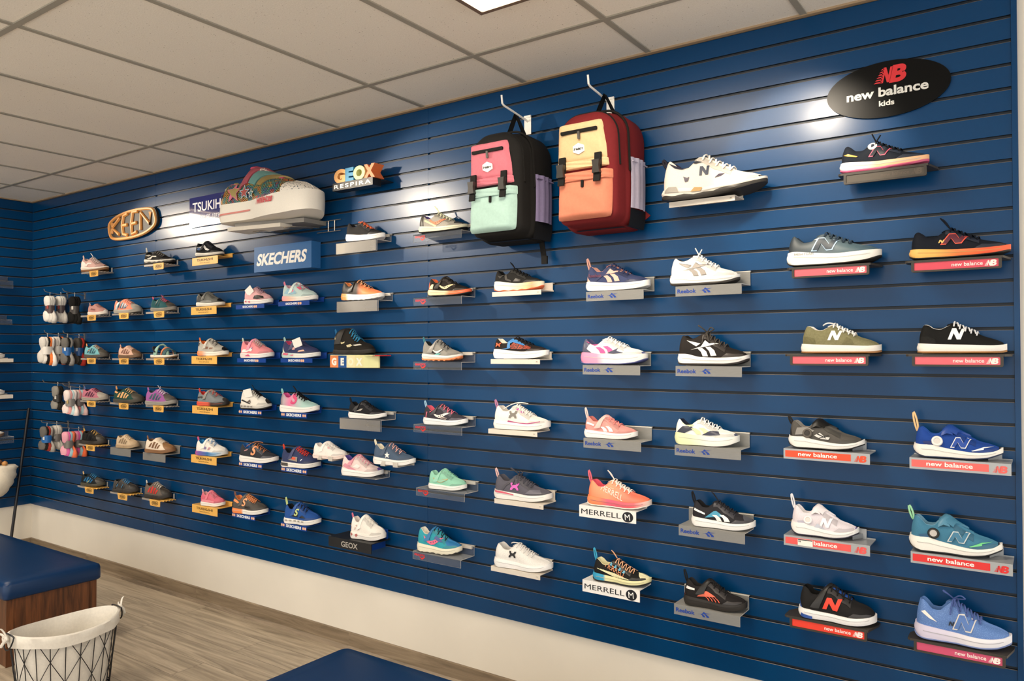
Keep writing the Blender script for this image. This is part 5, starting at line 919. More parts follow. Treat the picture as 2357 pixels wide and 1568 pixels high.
# ------------------------------------------------------------------ put shoes and shelves on the wall
def place(k, kk=None):
    d = R[k]; x, y, z, yaw, L, H = POS[k]
    if yaw > .14: y -= .008      # turned shoes keep their toes clear of the wall
    d.update(x=x, y=y, z=z, yaw=yaw, L=L, H=H); return d
GROUPS = {'1': 'toddler shoes and sandals of the left block', 'T': 'strap shoes on yellow shelves', 'S': 'children shoes on blue shelves', 'G': 'children shoes of the middle column', 'A': 'running shoes over red lettering', 'U': 'running shoes on off-white shelves', 'R': 'shoes on frosted shelves', 'M': 'shoes on white lettered shelves', 'N': 'shoes of the two right-hand columns'}
for k in list(R):
    d = place(k); d['group'] = GROUPS['1' if k[0].isdigit() else k[0]]
    make_shoe(d)
for k, (typ, x0, x1, z) in SHELVES.items(): make_shelf(k, typ, x0, x1, z, R[k]['lab'])
KEEN = {'1a': (1.03, 1.272, 2.172), '1b': (1.862, 2.098, 2.171), '2a': (1.025, 1.245, 1.859), '2b': (1.461, 1.678, 1.860), '2c': (1.887, 2.107, 1.858), '3a': (1.030, 1.247, 1.552), '3b': (1.466, 1.682, 1.552), '3c': (1.893, 2.112, 1.553),
        '4a': (1.030, 1.250, 1.247), '4b': (1.440, 1.684, 1.247), '4c': (1.893, 2.107, 1.247), '5a': (1.01, 1.244, .934), '6a': (1.00, 1.232, .632), '6b': (1.453, 1.677, .634), '6c': (1.855, 2.074, .635)}
SANDAL = 'open sandal with mint and coral straps'
for k, (x0, x1, z) in KEEN.items(): keen_shelf(k, x0, x1, z, R[k]['lab'] if k in R else SANDAL, k in ('5a', '6a', '6b', '6c'))

# open sandal
x, y, z, yaw, L, H = POS['3c']
t = thing('sandal', SANDAL, 'sandal', (x, y, z), yaw, GROUPS['1']); s = Shoe('keen', L, H)
s.b = curve([(0, .24), (.4, .20), (.7, .20), (.9, .22), (1, .26)])
s.build_sole(t, rub('#e6dccb'), rub('#8a6a48'), .05)
for nm, col, a in (('ankle_strap', '#8fb7a8', (.24, .44, .13, -1.0, 1.0, .02)), ('toe_strap', '#3f5f66', (.66, .76, .12, -1.0, 1.0, .01)), ('middle_strap', '#e2865c', (.52, .70, .05, -1.0, 1.0, .014))): s.strap(t, fab(col), *a, name=nm)
mb = MB(); mb.tube([(s.X(.08 + .22 * (1 - math.cos(a))) - .02 * L, s.hw(.2) * .9 * math.sin(a) * -1, (.30 + .36 * abs(math.cos(a / 1.0))) * H + .10 * H) for a in np.linspace(-PI / 2, PI / 2, 13)], .030 * L, 8, flat=1.6); mb.build('heel_strap', fab('#2c2a2c'), t, True)
mb = MB(); mb.tube([s.top(.10, m, -.30 * H) for m in (-.7, -.3, 0, .3, .7)], .025 * L, 6); mb.build('heel_pad', fab('#3a3a3c'), t, True)

# oversized display shoe and its bracket
def herring():
    m = bpy.data.materials.new('rainbow_herringbone'); m.use_nodes = True; nt = m.node_tree; N = nt.nodes.new; L_ = nt.links.new
    b = nt.nodes['Principled BSDF']; b.inputs['Roughness'].default_value = .35
    tc = N('ShaderNodeTexCoord'); sp = N('ShaderNodeSeparateXYZ'); L_(tc.outputs['Object'], sp.inputs[0])
    pp = N('ShaderNodeMath'); pp.operation = 'PINGPONG'; pp.inputs[1].default_value = .018; L_(sp.outputs[0], pp.inputs[0])
    ad = N('ShaderNodeMath'); ad.operation = 'ADD'; L_(pp.outputs[0], ad.inputs[0]); L_(sp.outputs[2], ad.inputs[1])
    ml = N('ShaderNodeMath'); ml.operation = 'MULTIPLY'; ml.inputs[1].default_value = 520; L_(ad.outputs[0], ml.inputs[0])
    sn = N('ShaderNodeMath'); sn.operation = 'SINE'; L_(ml.outputs[0], sn.inputs[0])
    n = N('ShaderNodeTexNoise'); n.inputs['Scale'].default_value = 22; L_(tc.outputs['Object'], n.inputs['Vector'])
    cr = N('ShaderNodeValToRGB'); e = cr.color_ramp.elements
    while len(e) < 5: e.new(.5)
    for el, (p, c) in zip(e, [(.3, '#c8642c'), (.42, '#b8903c'), (.5, '#3c8c7c'), (.6, '#2c6c98'), (.7, '#b04a3c')]): el.position = p; el.color = lin(c)
    L_(n.outputs['Fac'], cr.inputs[0])
    mx = N('ShaderNodeMix'); mx.data_type = 'RGBA'; mx.inputs[6].default_value = lin('#16181a'); L_(cr.outputs[0], mx.inputs[7])
    gt = N('ShaderNodeMath'); gt.operation = 'GREATER_THAN'; gt.inputs[1].default_value = -.1; L_(sn.outputs[0], gt.inputs[0]); L_(gt.outputs[0], mx.inputs[0]); L_(mx.outputs[2], b.inputs['Base Color'])
    return m
x, y, z, yaw, L, H = POS['GI']
row('GI', 'giant', 'giant display sneaker with glitter stars and three straps', '#20242a', '#ece6da', '#e2607c', mU=herring(), teeth=.0, toe='#efe9de', toeM=dot_mat('#efe9de', '#4a5860', 95, .30), tx=.86, tk=.12, T='#d8506e', rise=.16,
    P=[pLS('#a84a58', (.33, .48, .09, -.66, .5, .012)), pLS('#5f938e', (.43, .58, .08, -.66, .5, .012)), pLS('#978148', (.53, .67, .07, -.64, .45, .012)),
       pSt('#d8608a', .23, .53, .19), pSt('#a08d50', .23, .53, .16), pSt('#9cc4d0', .36, .50, .13), pSt('#a8423c', .36, .50, .10), pSt('#ece6d8', .445, .46, .085), pSt('#3f7f84', .445, .46, .06), pSt('#6aa0a4', .06, .50, .07), pSt('#a0a4a2', .12, .60, .035),
       pS('#d98078', [(.06, .12), (.46, .14), (.46, .17), (.06, .15)]), pT('#c8404a', 'Twinkle-toes', .57, .22, .060, .02, .20, .25, 'sole_lettering', True),
       lambda s, r: s.text(r, 'strap_lettering', 'Sk', .42, .98, .06, 0, prt('#ead8c8'), .08, fn=lambda u, v, o: s.top(u, -.2 - (v - .98) * 1.5, .03 * s.H), shear=.2),
       lambda s, r: MB().tube([s.top(.03 + .03 * k, 0, -.02 * s.H) for k in range(3)], [.02, .03, .02], 8).build('heel_tab', syn('#b39a5c'), r, True)])
d = R['GI']; d.update(x=x, y=y, z=z, yaw=yaw, L=L, H=H, lab=d['lab']); make_shoe(d)
t = thing('display_bracket', 'grey metal bracket with wire loops under the giant display sneaker', 'bracket', (x, 0, z))
M1 = mat('#8d8983', .4, 'smooth', .4); CHROME = mat('#b9b6b0', .25, 'metal', .9)
mb = MB(); mb.prism([(-.22, -.26), (.24, -.16), (.24, -.004), (-.22, -.004)], lambda u, v: (u, v, -.024), lambda u, v: (u, v, -.001)); mb.build('support_plate', M1, t)
mb = MB(); mb.prism([(-.26, -.28), (.12, -.22), (.12, -.14), (-.26, -.14)], lambda u, v: (u, v, -.045), lambda u, v: (u, v, -.0245)); mb.build('wedge', mat('#cfc8bc', .5, 'smooth'), t)
for sx in (-.10, .16):
    mb = MB(); mb.tube([(sx - .03, -.006, -.03), (sx - .03, -.20, -.05), (sx - .025, -.21, -.052), (sx + .025, -.21, -.052), (sx + .03, -.20, -.05), (sx + .03, -.006, -.03)], .004, 6); mb.build('wire_loop', CHROME, t, True)
mb = MB()
for zz in (.0, -.06): mb.tube([(.17, -.008, zz), (.36, -.008, zz)], .003, 6)
for xx in (.26, .31): mb.tube([(xx, -.008, .0), (xx, -.008, -.06)], .003, 6)
mb.build('wall_wire', CHROME, t, True)

# clear clips that carry the two shoes beside the flat ledge
for k in ('G5', 'G7'):
    x, y, z, yaw, L, H = POS[k]
    t = thing('shoe_shelf', 'small clear acrylic clip under the %s' % R[k]['lab'].replace(' on clear wall clip', ''), 'shelf', (x, 0, z - .004), 0, 'clear acrylic clips')
    mb = MB()
    for sx in (-.055, .03):
        mb.box((sx, -.112, -.003), (sx + .03, -.004, .0)); mb.box((sx, -.112, .0), (sx + .03, -.109, .02))
    mb.box((-.07, -.007, -.003), (.075, -.004, .03)); mb.build('prongs', CEDGE, t)

# ------------------------------------------------------------------ signs
def sign_fn(y): return lambda u, v: (u, -y, v)
# badge with raised letters
cx, cz, hw, hh = 1.54, 2.487, .325, .108
t = thing('sign', 'black oval badge sign with raised orange outline and letters', 'sign', (cx, 0, cz))
mb = MB(); o = [(u * hw, v * hh) for u, v in KEEN_O]
def smooth_loop(p, it=2):
    for _ in range(it): p = [q for i in range(len(p)) for q in ((lerp(p[i][0], p[(i + 1) % len(p)][0], .25), lerp(p[i][1], p[(i + 1) % len(p)][1], .25)), (lerp(p[i][0], p[(i + 1) % len(p)][0], .75), lerp(p[i][1], p[(i + 1) % len(p)][1], .75)))]
    return p
ol = smooth_loop(o)
mb.prism(ol, sign_fn(.002), sign_fn(.020)); mb.build('backing', mat('#2b2723', .5, 'smooth'), t)
OR = mat('#e2a058', .4, 'smooth')
mb = MB(); mb.tube([(u * .94, -.021, v * .90) for u, v in ol], .011, 6, True); mb.build('outline', OR, t, True)
def strokes(name, sts, par):
    mb = MB()
    for st in sts: mb.tube([(p[0], -.023, p[1]) for p in st], .0125, 6)
    mb.build(name, OR, par, True)
a = .06
strokes('letter', [[(-.255, -.045), (-.245, .03)], [(-.15, .058), (-.248, -.006), (-.155, -.062)]], t)
strokes('letter', [[(-.045, .078), (-.10, .066), (-.115, 0), (-.10, -.062), (-.045, -.074)], [(-.112, 0), (-.05, 0)]], t)
strokes('letter', [[(.085, .080), (.02, .080), (.005, 0), (.015, -.072), (.075, -.060)], [(.006, 0), (.07, .004)]], t)
strokes('letter', [[(.125, -.052), (.125, .068), (.235, -.020), (.24, .060)]], t)
# flat blue sign half hidden by the giant shoe
t = thing('sign', 'flat glossy blue sign with white lettering behind the giant sneaker', 'sign', (2.22, 0, 2.396))
mb = MB(); mb.box((0, -.012, 0), (.62, -.002, .192)); mb.build('board', mat('#16226e', .07, 'smooth', 0, .8), t)
mb = MB(); put_text(mb, 'TSUKIH', lambda u, v: (u, -.0126, v), .058, .035, .098, bold=.015, width=.30); put_text(mb, 'SHI', lambda u, v: (u, -.0126, v), .058, .415, .098, bold=.015, width=.14)
put_text(mb, 'SINCE 1873 JAPAN', lambda u, v: (u, -.0126, v), .024, .115, .045, bold=.01, width=.34); mb.build('lettering', prt('#eceaf0'), t, recalc=False)
mb = MB(); mb.add([(.375 + u, -.0127, .127 + v) for u, v in arch(0, 0, .018, .034, PI * .55, PI * 2.0, 12)], [(i, i + 1, 22 - i, 23 - i) for i in range(11)]); mb.build('moon_mark', prt('#e0a03c'), t, recalc=False)
# blue box sign
t = thing('sign', 'blue box sign with bold white slanted lettering', 'sign', (2.962, 0, 2.058))
mb = MB(); mb.box((0, -.066, 0), (.50, -.001, .147)); mb.build('box', mat('#2a6098', .45, 'smooth'), t)
mb = MB(); put_text(mb, 'SKECHERS', lambda u, v: (u, -.0668, v), .062, .022, .040, bold=.04, width=.43, shear=.26); mb.build('lettering', prt('#eceae4'), t, recalc=False)
# standing letters on a black bar
t = thing('sign', 'small sign of four coloured solid letters on a black bar', 'sign', (3.685, 0, 2.44))
mb = MB(); mb.box((0, -.115, 0), (.295, -.055, .040)); mb.box((.25, -.055, .024), (.33, -.002, .028)); bar = mb.build('base_bar', mat('#16161a', .35, 'smooth'), t)
mb = MB(); put_text(mb, 'RESPIRA', lambda u, v: (u, -.1156, v), .020, .012, .010, bold=.02, width=.27, spacing=1.3); mb.build('lettering', prt('#f0eeea'), bar, recalc=False)
for ch, col, u0, wd in (('G', '#e8a860', .008, .085), ('E', '#1f86b8', .092, .062), ('O', '#cfd08a', .152, .085), ('X', '#f0763a', .228, .080)):
    v, f = text2d(ch, .06); mb = MB(); sc = wd / v[:, 0].max(); n = len(v)
    P0_ = [(u0 + p[0] * sc, -.113, .043 + p[1] * .062) for p in v]; P1_ = [(p[0], -.045, p[2]) for p in P0_]
    edges = {}
    for q in f:
        for i in range(len(q)):
            e = (q[i], q[(i + 1) % len(q)]); edges[tuple(sorted(e))] = edges.get(tuple(sorted(e)), 0) + 1
    mb.add(P0_ + P1_, list(f) + [tuple(i + n for i in q[::-1]) for q in f] + [(a, b, b + n, a + n) for (a, b), c in edges.items() if c == 1])
    mb.build('letter', syn(col), t)
# oval sign
t = thing('sign', 'black oval sign with white and red lettering', 'sign', (6.329, 0, 2.491))
E_ = [(.193 * math.cos(a), .096 * math.sin(a)) for a in np.linspace(0, 2 * PI, 65)[:-1]]
mb = MB(); mb.prism(E_, sign_fn(.002), sign_fn(.009)); mb.build('board', mat('#08090a', .30, 'smooth', 0, .12), t)
f = lambda u, v: (u, -.0096, v)
mb = MB(); put_text(mb, 'new balance', f, .030, .0, -.022, bold=.03, width=.255, align='c'); put_text(mb, 'kids', f, .0175, .0, -.056, bold=.03, align='c', width=.048); mb.build('lettering', prt('#cfcfca'), t, recalc=False)
mb = MB(); nb_mark(mb, f, -.035, .022, .052); mb.build('emblem', prt('#c8242c'), t, recalc=False)

# ------------------------------------------------------------------ hooks and backpacks
def wall_hook(x, z, ln, label, group, m=WHITE, r=.0045, ph=.08, pw=.018, tip=.035):
    t = thing('wall_hook', label, 'hook', (x, 0, z), 0, group)
    mb = MB(); mb.box((-pw, -.004, -ph), (pw, -.001, .006)); mb.box((-pw, -.008, -.004), (pw, -.004, .006)); mb.build('hook_plate', m, t)
    mb = MB(); mb.tube([(0, -.004, -.022), (0, -.012, -.018), (0, -ln * .6, -.004), (0, -ln + .012, .004), (0, -ln, .010), (0, -ln - .006, .010 + tip)], r, 8); mb.build('hook_arm', m, t, True)
    return t
def backpack(x, z, label, body, flap, pocket, side, tail, hookz):
    t = thing('backpack', label, 'backpack', (x, -.012, z), 0, 'backpacks on white hooks')
    W, Hh, D = .295, .465, .25; kd = D / .205; MBD = mat(body, .8, 'cloth'); BLK = mat('#161514', .7, 'cloth')
    def outline(g):
        w, h = W / 2 - g, Hh - g; p = []
        for cx_, cz_, r, a0 in ((w - .10, h - .10, .10, 0), (-w + .10, h - .10, .10, PI / 2), (-w + .045, g + .045, .045, PI), (w - .045, g + .045, .045, PI * 1.5)):
            for i in range(9): a = a0 + PI / 2 * i / 8; p.append((cx_ + r * math.cos(a), cz_ + r * math.sin(a)))
        return p
    def shell(layers, mt, name, clip=None):
        mb = MB(); rings = []
        for yy, g in layers: rings.append([(u, -yy * kd + .012 * math.sin(v * 9), v) for u, v in outline(g)])
        mb.grid(rings, False, True)
        for ring, i in ((rings[0], 0), (rings[-1], len(rings) - 1)):
            n = len(ring); c = (0, ring[0][1], Hh / 2); mb.add([c] + ring, [(0, 1 + k, 1 + (k + 1) % n) for k in range(n)])
        return mb.build(name, mt, t, True, 50)
    shell([(.0, .02), (.004, .006), (.02, 0), (.09, -.002), (.125, .004), (.132, .010), (.14, .012), (.18, .014), (.195, .022), (.205, .045)], MBD, 'body')
    yf = lambda v: -D - .004 + .012 * math.sin(v * 9)
    def panel(x0, x1, z0, z1, dep, mt, name, taper=0.0, bulge=.008, parent=t, n=14):
        """a padded cloth panel lying on the front of the bag"""
        mb = MB(); F = []; sq = lambda a: math.copysign(abs(a) ** .8, a)
        for i in range(n + 1):
            row = []
            for j in range(n + 1):
                a, b = -1 + 2 * i / n, -1 + 2 * j / n
                e = max(0, 1 - a ** 8) * max(0, 1 - b ** 8)
                cr = 1 - .035 * abs(a) ** 10 * abs(b) ** 10
                v = lerp(z0, z1, (b * cr + 1) / 2); w2 = (x1 - x0) / 2 - taper * (b + 1) / 2
                u = (x0 + x1) / 2 - taper * .3 * (b + 1) / 2 + a * cr * w2
                row.append((u, yf(v) - dep * min(1, e * 3) - bulge * (1 - a * a) * (1 - b * b) - .0016 * math.sin(a * 5 + b * 7) * e + .006 * (1 - min(1, e * 3)), v))
            F.append(row)
        mb.grid(F)
        return mb.build(name, mt, parent, True, 80)
    pk = panel(-.122, .118, .030, .200, .020, mat(pocket, .75, 'cloth'), 'front_pocket', 0, .012)
    pf = panel(-.124, .120, .176, .216, .030, mat(pocket, .75, 'cloth'), 'pocket_top', 0, .002)
    fl = panel(-.126, .108, .252, .412, .012, mat(flap, .75, 'cloth'), 'flap', .020, .004)
    panel(-.129, .111, .228, .262, .019, mat(flap, .75, 'cloth'), 'flap_hem', .003, .001)
    mb = MB(); o = rrect(-.092, .366, .070, .379, .003); mb.prism(o, lambda u, v: (u, yf(v) - .010, v), lambda u, v: (u, yf(v) - .0215, v)); zp = mb.build('zip', BLK, t)
    mb = MB(); mb.prism(rrect(-.014, .340, -.004, .370, .003), lambda u, v: (u, yf(v) - .0215, v), lambda u, v: (u, yf(v) - .0265, v)); mb.build('zip_pull', mat('#4a4642', .4, 'smooth'), zp)
    mb = MB(); mb.prism(rrect(.0, .150, .010, .178, .003), lambda u, v: (u, yf(v) - .030, v), lambda u, v: (u, yf(v) - .037, v)); mb.build('zip_pull', BLK, t)
    hx = [(.030 * math.cos(a) * .95, .305 + .022 * math.sin(a)) for a in np.linspace(PI / 6, PI / 6 + 2 * PI, 7)[:-1]]
    mb = MB(); mb.prism(hx, lambda u, v: (u - .015, yf(v) - .012, v), lambda u, v: (u - .015, yf(v) - .0205, v)); bd = mb.build('badge', syn('#e9e8e2'), t)
    mb = MB(); put_text(mb, 'headster', lambda u, v: (u - .015, yf(.3) - .0215, v), .010, 0, .300, bold=.05, width=.042, align='c', shear=.15); mb.build('badge_lettering', prt('#22201e'), bd, recalc=False)
    for sx in (-.088, .072):
        mb = MB(); mb.prism([(.278, -.018), (.278, -.027), (.225, -.034), (.165, -.044), (.165, -.036), (.225, -.022)], lambda a, b: (sx - .014, yf(a) + b, a), lambda a, b: (sx + .014, yf(a) + b, a)); st = mb.build('strap', BLK, t)
        mb = MB(); mb.prism([(sx - .016, .196), (sx + .016, .196), (sx + .013, .222), (sx + .016, .246), (sx - .016, .246), (sx - .013, .222)], lambda u, v: (u, yf(v) - .030, v), lambda u, v: (u, yf(v) - .049, v)); mb.build('buckle', mat('#2c2926', .35, 'smooth'), st)
    # right-hand side: gathered bottle pocket, dark base, zips
    PX = W / 2; mb = MB(); rows = []
    for v in np.linspace(.075, .275, 9):
        k = (v - .075) / .2; rows.append([(PX + .003 + .012 * math.sin(PI * u) + .004 * math.sin(u * 22) * (1 if v > .25 else .45), lerp(-.128, -.022, u) * kd + .012 * math.sin(v * 9), v) for u in np.linspace(0, 1, 15)])
    mb.grid(rows); mb.grid([[(PX - .012, p[1], p[2]) for p in r] for r in (rows[0], rows[-1])]); mb.grid([rows[-1], [(PX - .012, p[1], p[2]) for p in rows[-1]]]); mb.build('bottle_pocket', mat(side, .7, 'cloth'), t, True, 60)
    mb = MB(); mb.tube([(PX + .012, y_ * kd + .012 * math.sin(.258 * 9), .258) for y_ in (-.128, -.075, -.022)], .003, 6); mb.build('elastic', mat(side, .7, 'cloth'), t, True)
    mb = MB(); rows = []
    for v, g in ((.002, -.02), (.0, -.002), (.03, .003), (.072, .004)): rows.append([(PX + g, y_ * kd + .012 * math.sin(v * 9), v + .002) for y_ in (-.130, -.10, -.05, -.018)])
    mb.grid(rows); mb.grid([[(u, (-.130 + .10 * k) * kd, .0015) for k in (0, 1)] for u in (-.09, PX - .03)]); mb.build('base_patch', mat('#1b1a19', .45, 'cloth'), t, True, 60)
    mb = MB(); op = outline(.0)[0:20]; mb.tube([(u * 1.004, -.132 * kd + .012 * math.sin(v * 9), v * 1.002 + .0) for u, v in [(PX + .001, .22)] + op], .005, 6); mb.build('side_zip', BLK, t, True)
    mb = MB(); op = outline(.016)[0:20]; mb.tube([(u, -.178 * kd + .012 * math.sin(v * 9), v) for u, v in [(PX - .014, .235)] + op], .006, 6); mb.build('front_zip', BLK, t, True)
    # handle loop to the hook, strap tail
    hz = hookz - z; mb = MB(); P_ = []
    for u in np.linspace(0, 1, 13):
        k = 1 - abs(2 * u - 1); sp = (.058 * (1 - k) + .006 * k * (1 - k)) * (1 if u < .5 else -1); P_.append((sp, -.075, Hh - .012 + (hz - Hh + .012) * k))
    mb.grid([[(p[0], p[1] + e, p[2]) for e in (-.014, .014)] for p in P_]); mb.grid([[(p[0] * .88, p[1] + e, p[2] - .004) for e in (-.014, .014)] for p in P_]); mb.build('handle', BLK, t, True, 60)
    if tail:
        mb = MB(); mb.prism([(.09, .03), (.115, .03), (.135, -.085), (.110, -.09)], lambda u, v: (u, -.03, v), lambda u, v: (u, -.034, v)); mb.box((.110, -.040, -.095), (.138, -.030, -.060)); mb.build('strap_tail', BLK, t)
    else:
        mb = MB(); mb.prism([(PX - .02, .03), (PX + .025, .06), (PX - .02, .10)], lambda u, v: (u, -.012, v), lambda u, v: (u, -.016, v)); mb.build('strap_tail', MBD, t)
    return t
wall_hook(4.848, 2.657, .20, 'white metal wall hook holding the black backpack', 'white backpack hooks')
wall_hook(5.268, 2.660, .19, 'white metal wall hook holding the dark red backpack', 'white backpack hooks')
backpack(4.842, 2.073, 'black backpack with pink flap and mint front pocket', '#1b1a19', '#c26e7b', '#9dbbb3', '#857ca0', True, 2.650)
backpack(5.288, 2.083, 'dark red backpack with cream flap and coral front pocket', '#671d20', '#cbad84', '#bd745c', '#aba4b6', False, 2.653)

# ------------------------------------------------------------------ sock packs on wire hooks
def sock_pack(x, y, z, label, cols, band, sticker=None, w=.085, h=.185, wide=.0):
    """folded socks: a heel bulge above, a paper band round the middle, toes fanned out below"""
    t = thing('sock_pack', label, 'socks', (x, y, z), 0, 'sock packs on wire hooks'); n = len(cols)
    for i, c in enumerate(cols):
        mb = MB(); dy = (i - (n - 1) / 2) * .013; fx = (i - (n - 1) / 2) * .021
        prof = [(0, .2), (-.004, .62), (-.014, .92), (-.035, 1.08), (-.058, 1.02), (-.076, .74), (-.09, .60), (-.105, .60), (-.122, .86), (-.145, 1.16), (-.166, 1.16), (-.180, .86), (-h, .35)]
        rings = []
        for k, (zz, ww) in enumerate(prof):
            zz = zz * h / .185; sft = fx * (1 if zz < -.105 else .25) + (.012 * max(0, (-zz - .11) / .07) if wide == 0 else wide * max(0, (-zz - .11) / .07))
            rings.append([(sft + w / 2 * ww * math.cos(a) * (1 - .05 * i), dy + .017 * (1.0 if abs(zz + .098) > .02 else .5) * math.sin(a) * (.6 + .5 * ww) + .002 * math.sin(k * 2.1 + i), zz - .020 - .006 * i * (zz < -.1)) for a in np.linspace(0, 2 * PI, 15)[:-1]])
        mb.grid(rings, False, True); m0 = len(rings[0])
        for o in (0, (len(rings) - 1) * m0): mb.f.append(tuple(range(o, o + m0))); mb.mi.append(0)
        mb.build('sock', mat(c, .85, 'cloth'), t, True, 60)
    dd = .011 * n + .012; mb = MB(); o = rrect(-w * .44, -dd / 2 - .001, w * .44, dd / 2 + .001, dd * .4)
    mb.prism([(u, v) for u, v in o], lambda u, v: (u, v, -.148 * h / .185), lambda u, v: (u, v, -.090 * h / .185)); bn = mb.build('paper_band', syn(band), t, True, 50)
    if sticker:
        mb = MB(); mb.box((w * .05, -dd / 2 - .0025, -.118), (w * .36, -dd / 2 - .0012, -.094)); mb.build('sticker', syn(sticker), bn)
    mb = MB(); mb.tube([(0, 0, -.022), (0, 0, -.006), (.004, 0, .003), (0, 0, .008), (-.005, 0, .004)], .002, 6); mb.build('hanger', mat('#cfcac2', .3, 'smooth'), t, True)
    return t
WIRE = mat('#a39c94', .3, 'metal', .8)
for (x, z, ln, w_) in ((.59, 2.045, .165, 'the two white sock packs'), (.857, 2.037, .155, 'the all-black sock pack'), (.60, 1.735, .165, 'the white and orange sock packs'), (.857, 1.728, .150, 'the grey sock packs with blue band'),
                   (.63, 1.365, .185, 'the black and grey tall sock pack'), (.86, 1.345, .150, 'the two pale pink sock packs'), (.62, 1.065, .190, 'the grey sock packs of the lowest row'), (.86, 1.040, .165, 'the two bright striped sock packs')):
    wall_hook(x, z, ln, 'thin wire wall hook carrying ' + w_, 'sock hooks', WIRE, .0028, .045, .008, .014)
SP = [(.59, -.128, 2.040, 'white sock pack with grey and red band at the arm tip', ('#dedad2', '#d6d2ca', '#c9c5be'), '#5a4a48', '#b04a40'), (.59, -.050, 2.043, 'white sock pack with grey and red band nearer the wall', ('#d9d5cd', '#cfcbc4', '#bfbab2'), '#564846', '#a8463c'),
      (.857, -.075, 2.027, 'all-black sock pack with grey band and white sticker', ('#151413', '#121110', '#181716'), '#4a4540', '#cfcac0'),
      (.60, -.148, 1.730, 'white and orange sock pack with plain white band', ('#cfcac2', '#d9d4cc', '#1d1b1a', '#e2783c', '#e4dfd8'), '#e2ddd4', None), (.60, -.070, 1.733, 'white and peach sock pack behind the orange one', ('#d6cfc6', '#cfc9c0', '#1c1b1a', '#d8703c'), '#d8d2c8', None),
      (.857, -.125, 1.722, 'grey and black sock pack with blue band and sticker', ('#6a6661', '#1a1918', '#8b8782'), '#2464ac', '#d6d8da'), (.857, -.042, 1.720, 'dark grey sock pack with blue band by the wall', ('#4a4642', '#2a2826', '#a63028'), '#1f4f8c', '#b9bec4'),
      (.63, -.085, 1.360, 'black and grey tall sock pack with dark band', ('#8a867e', '#26241f', '#1c1b19'), '#33302c', '#cfcabf'), (.86, -.100, 1.337, 'pale pink and white sock pack with grey band', ('#e6d6d0', '#d99a98', '#b9d2d6', '#e8d8d2'), '#8b8680', '#c9ac6a'), (.86, -.035, 1.336, 'pale pink and aqua sock pack by the wall', ('#e3cfc9', '#d88a8c', '#a9c9d0', '#d9b4b0'), '#6a5f5c', None),
      (.62, -.155, 1.060, 'grey and black sock pack with bright blue band', ('#66625d', '#1b1a19', '#8a3028', '#9a958e'), '#1f68b4', '#d9dcde'), (.62, -.085, 1.063, 'light grey sock pack with narrow grey band', ('#bdb8b0', '#c9c4bc', '#a9a49c'), '#77716a', '#d2ccc2'),
      (.86, -.110, 1.032, 'bright pink striped sock pack at the arm tip', ('#e2a0b0', '#d0609a', '#8fb2bc', '#e0704c'), '#7a736c', None), (.86, -.040, 1.031, 'bright coral striped sock pack by the wall', ('#dc8fa6', '#c9558e', '#9ab8be', '#e2683e'), '#5f5852', None)]
for x, y, z, lab, cols, band, st in SP: sock_pack(x, y, z, lab, cols, band, st, w=.078 if 'pale' in lab or 'bright' in lab and 'blue' not in lab else .088, h=.19 if z > 1.5 else .175)

# ------------------------------------------------------------------ left wall: shelf ends with shoe tips, a leaning pole
def left_shelf(y1, z, typ, label, lip):
    t = thing('shoe_shelf', label, 'shelf', (0, y1, z), 0, 'shelves on the left wall'); mb = MB()
    def q(u): return [(p[1] * -1, p[0] * 1.0, p[2]) for p in u]
    bent(mb, -.26, 0, .108, lip, .035 if typ != 'w' else .006)
    mb.v = [(-y_, x_, z_) for x_, y_, z_ in mb.v]
    mm = {'c': [CLEAR, CEDGE], 'w': [CREAM, CREAM]}[typ]; mb.build('shelf_plate', mm, t)
left_shelf(-.185, 2.155, 'c', 'clear acrylic shelf on the left wall, topmost at the picture edge', .06)
left_shelf(-.190, 1.850, 'c', 'clear acrylic shelf on the left wall, second from the top', .04)
left_shelf(-.178, 1.545, 'w', 'off-white shelf under the grey shoe tip on the left wall', .028)
left_shelf(-.178, 1.262, 'w', 'off-white shelf under the striped shoe tip on the left wall', .028)
left_shelf(-.170, .935, 'c', 'clear acrylic shelf on the left wall, lowest at the edge', .05)
for z, lab, U, S in ((1.548, 'pale grey shoe tip on the upper off-white left shelf', '#cfcac2', '#e9e5dc'), (1.265, 'white shoe tip with dark stripes on the left wall', '#e2ded6', '#eeeae2'), (.938, 'white shoe tip on the lowest clear left shelf', '#e8e2d8', '#8a6a52')):
    R['L'] = dict(sty='run', lab=lab, U=U, S=S, C='#8a857c', x=.062, y=-.335, z=z, yaw=PI / 2, L=.23, H=.085, Lc='#d9d4ca', group='shoes on the left wall', P=[pP('#4a4640', [(.6, .40), (.75, .38), (.75, .44), (.6, .46)])] if 'stripes' in lab else [])
    make_shoe(R['L'])
t = thing('plush_slipper', 'cream fluffy bundle with tan wooden knobs hanging on the left wall', 'slipper', (.085, -.235, .48)); mb = MB(); rings = []
for k in range(13):
    v = k / 12; r = .045 + .052 * math.sin(PI * (.12 + .75 * v)) + (.012 if k == 11 else 0); c = (-.0 + .0 * v, -.06 * (1 - v) ** 1.2 + .02 * v)
    rings.append([(c[0] * 1 + r * .72 * math.cos(a) * (1 + .07 * math.sin(5 * a + k)), c[1] + r * math.sin(a) * (1 + .08 * math.sin(4 * a + 2 * k)), .235 * v) for a in np.linspace(0, 2 * PI, 25)[:-1]])
mb.grid(rings, False, True); n = 24
for o in (0, 12 * n): mb.f.append(tuple(range(o, o + n))); mb.mi.append(0)
mb.build('body', mat('#d9d0bf', .95, 'cloth'), t, True, 70)
mb = MB(); mb.tube([(-.01, 0, .225), (-.04, .0, .245), (-.075, 0, .25)], .006, 6); mb.build('hanger', WIRE, t, True)
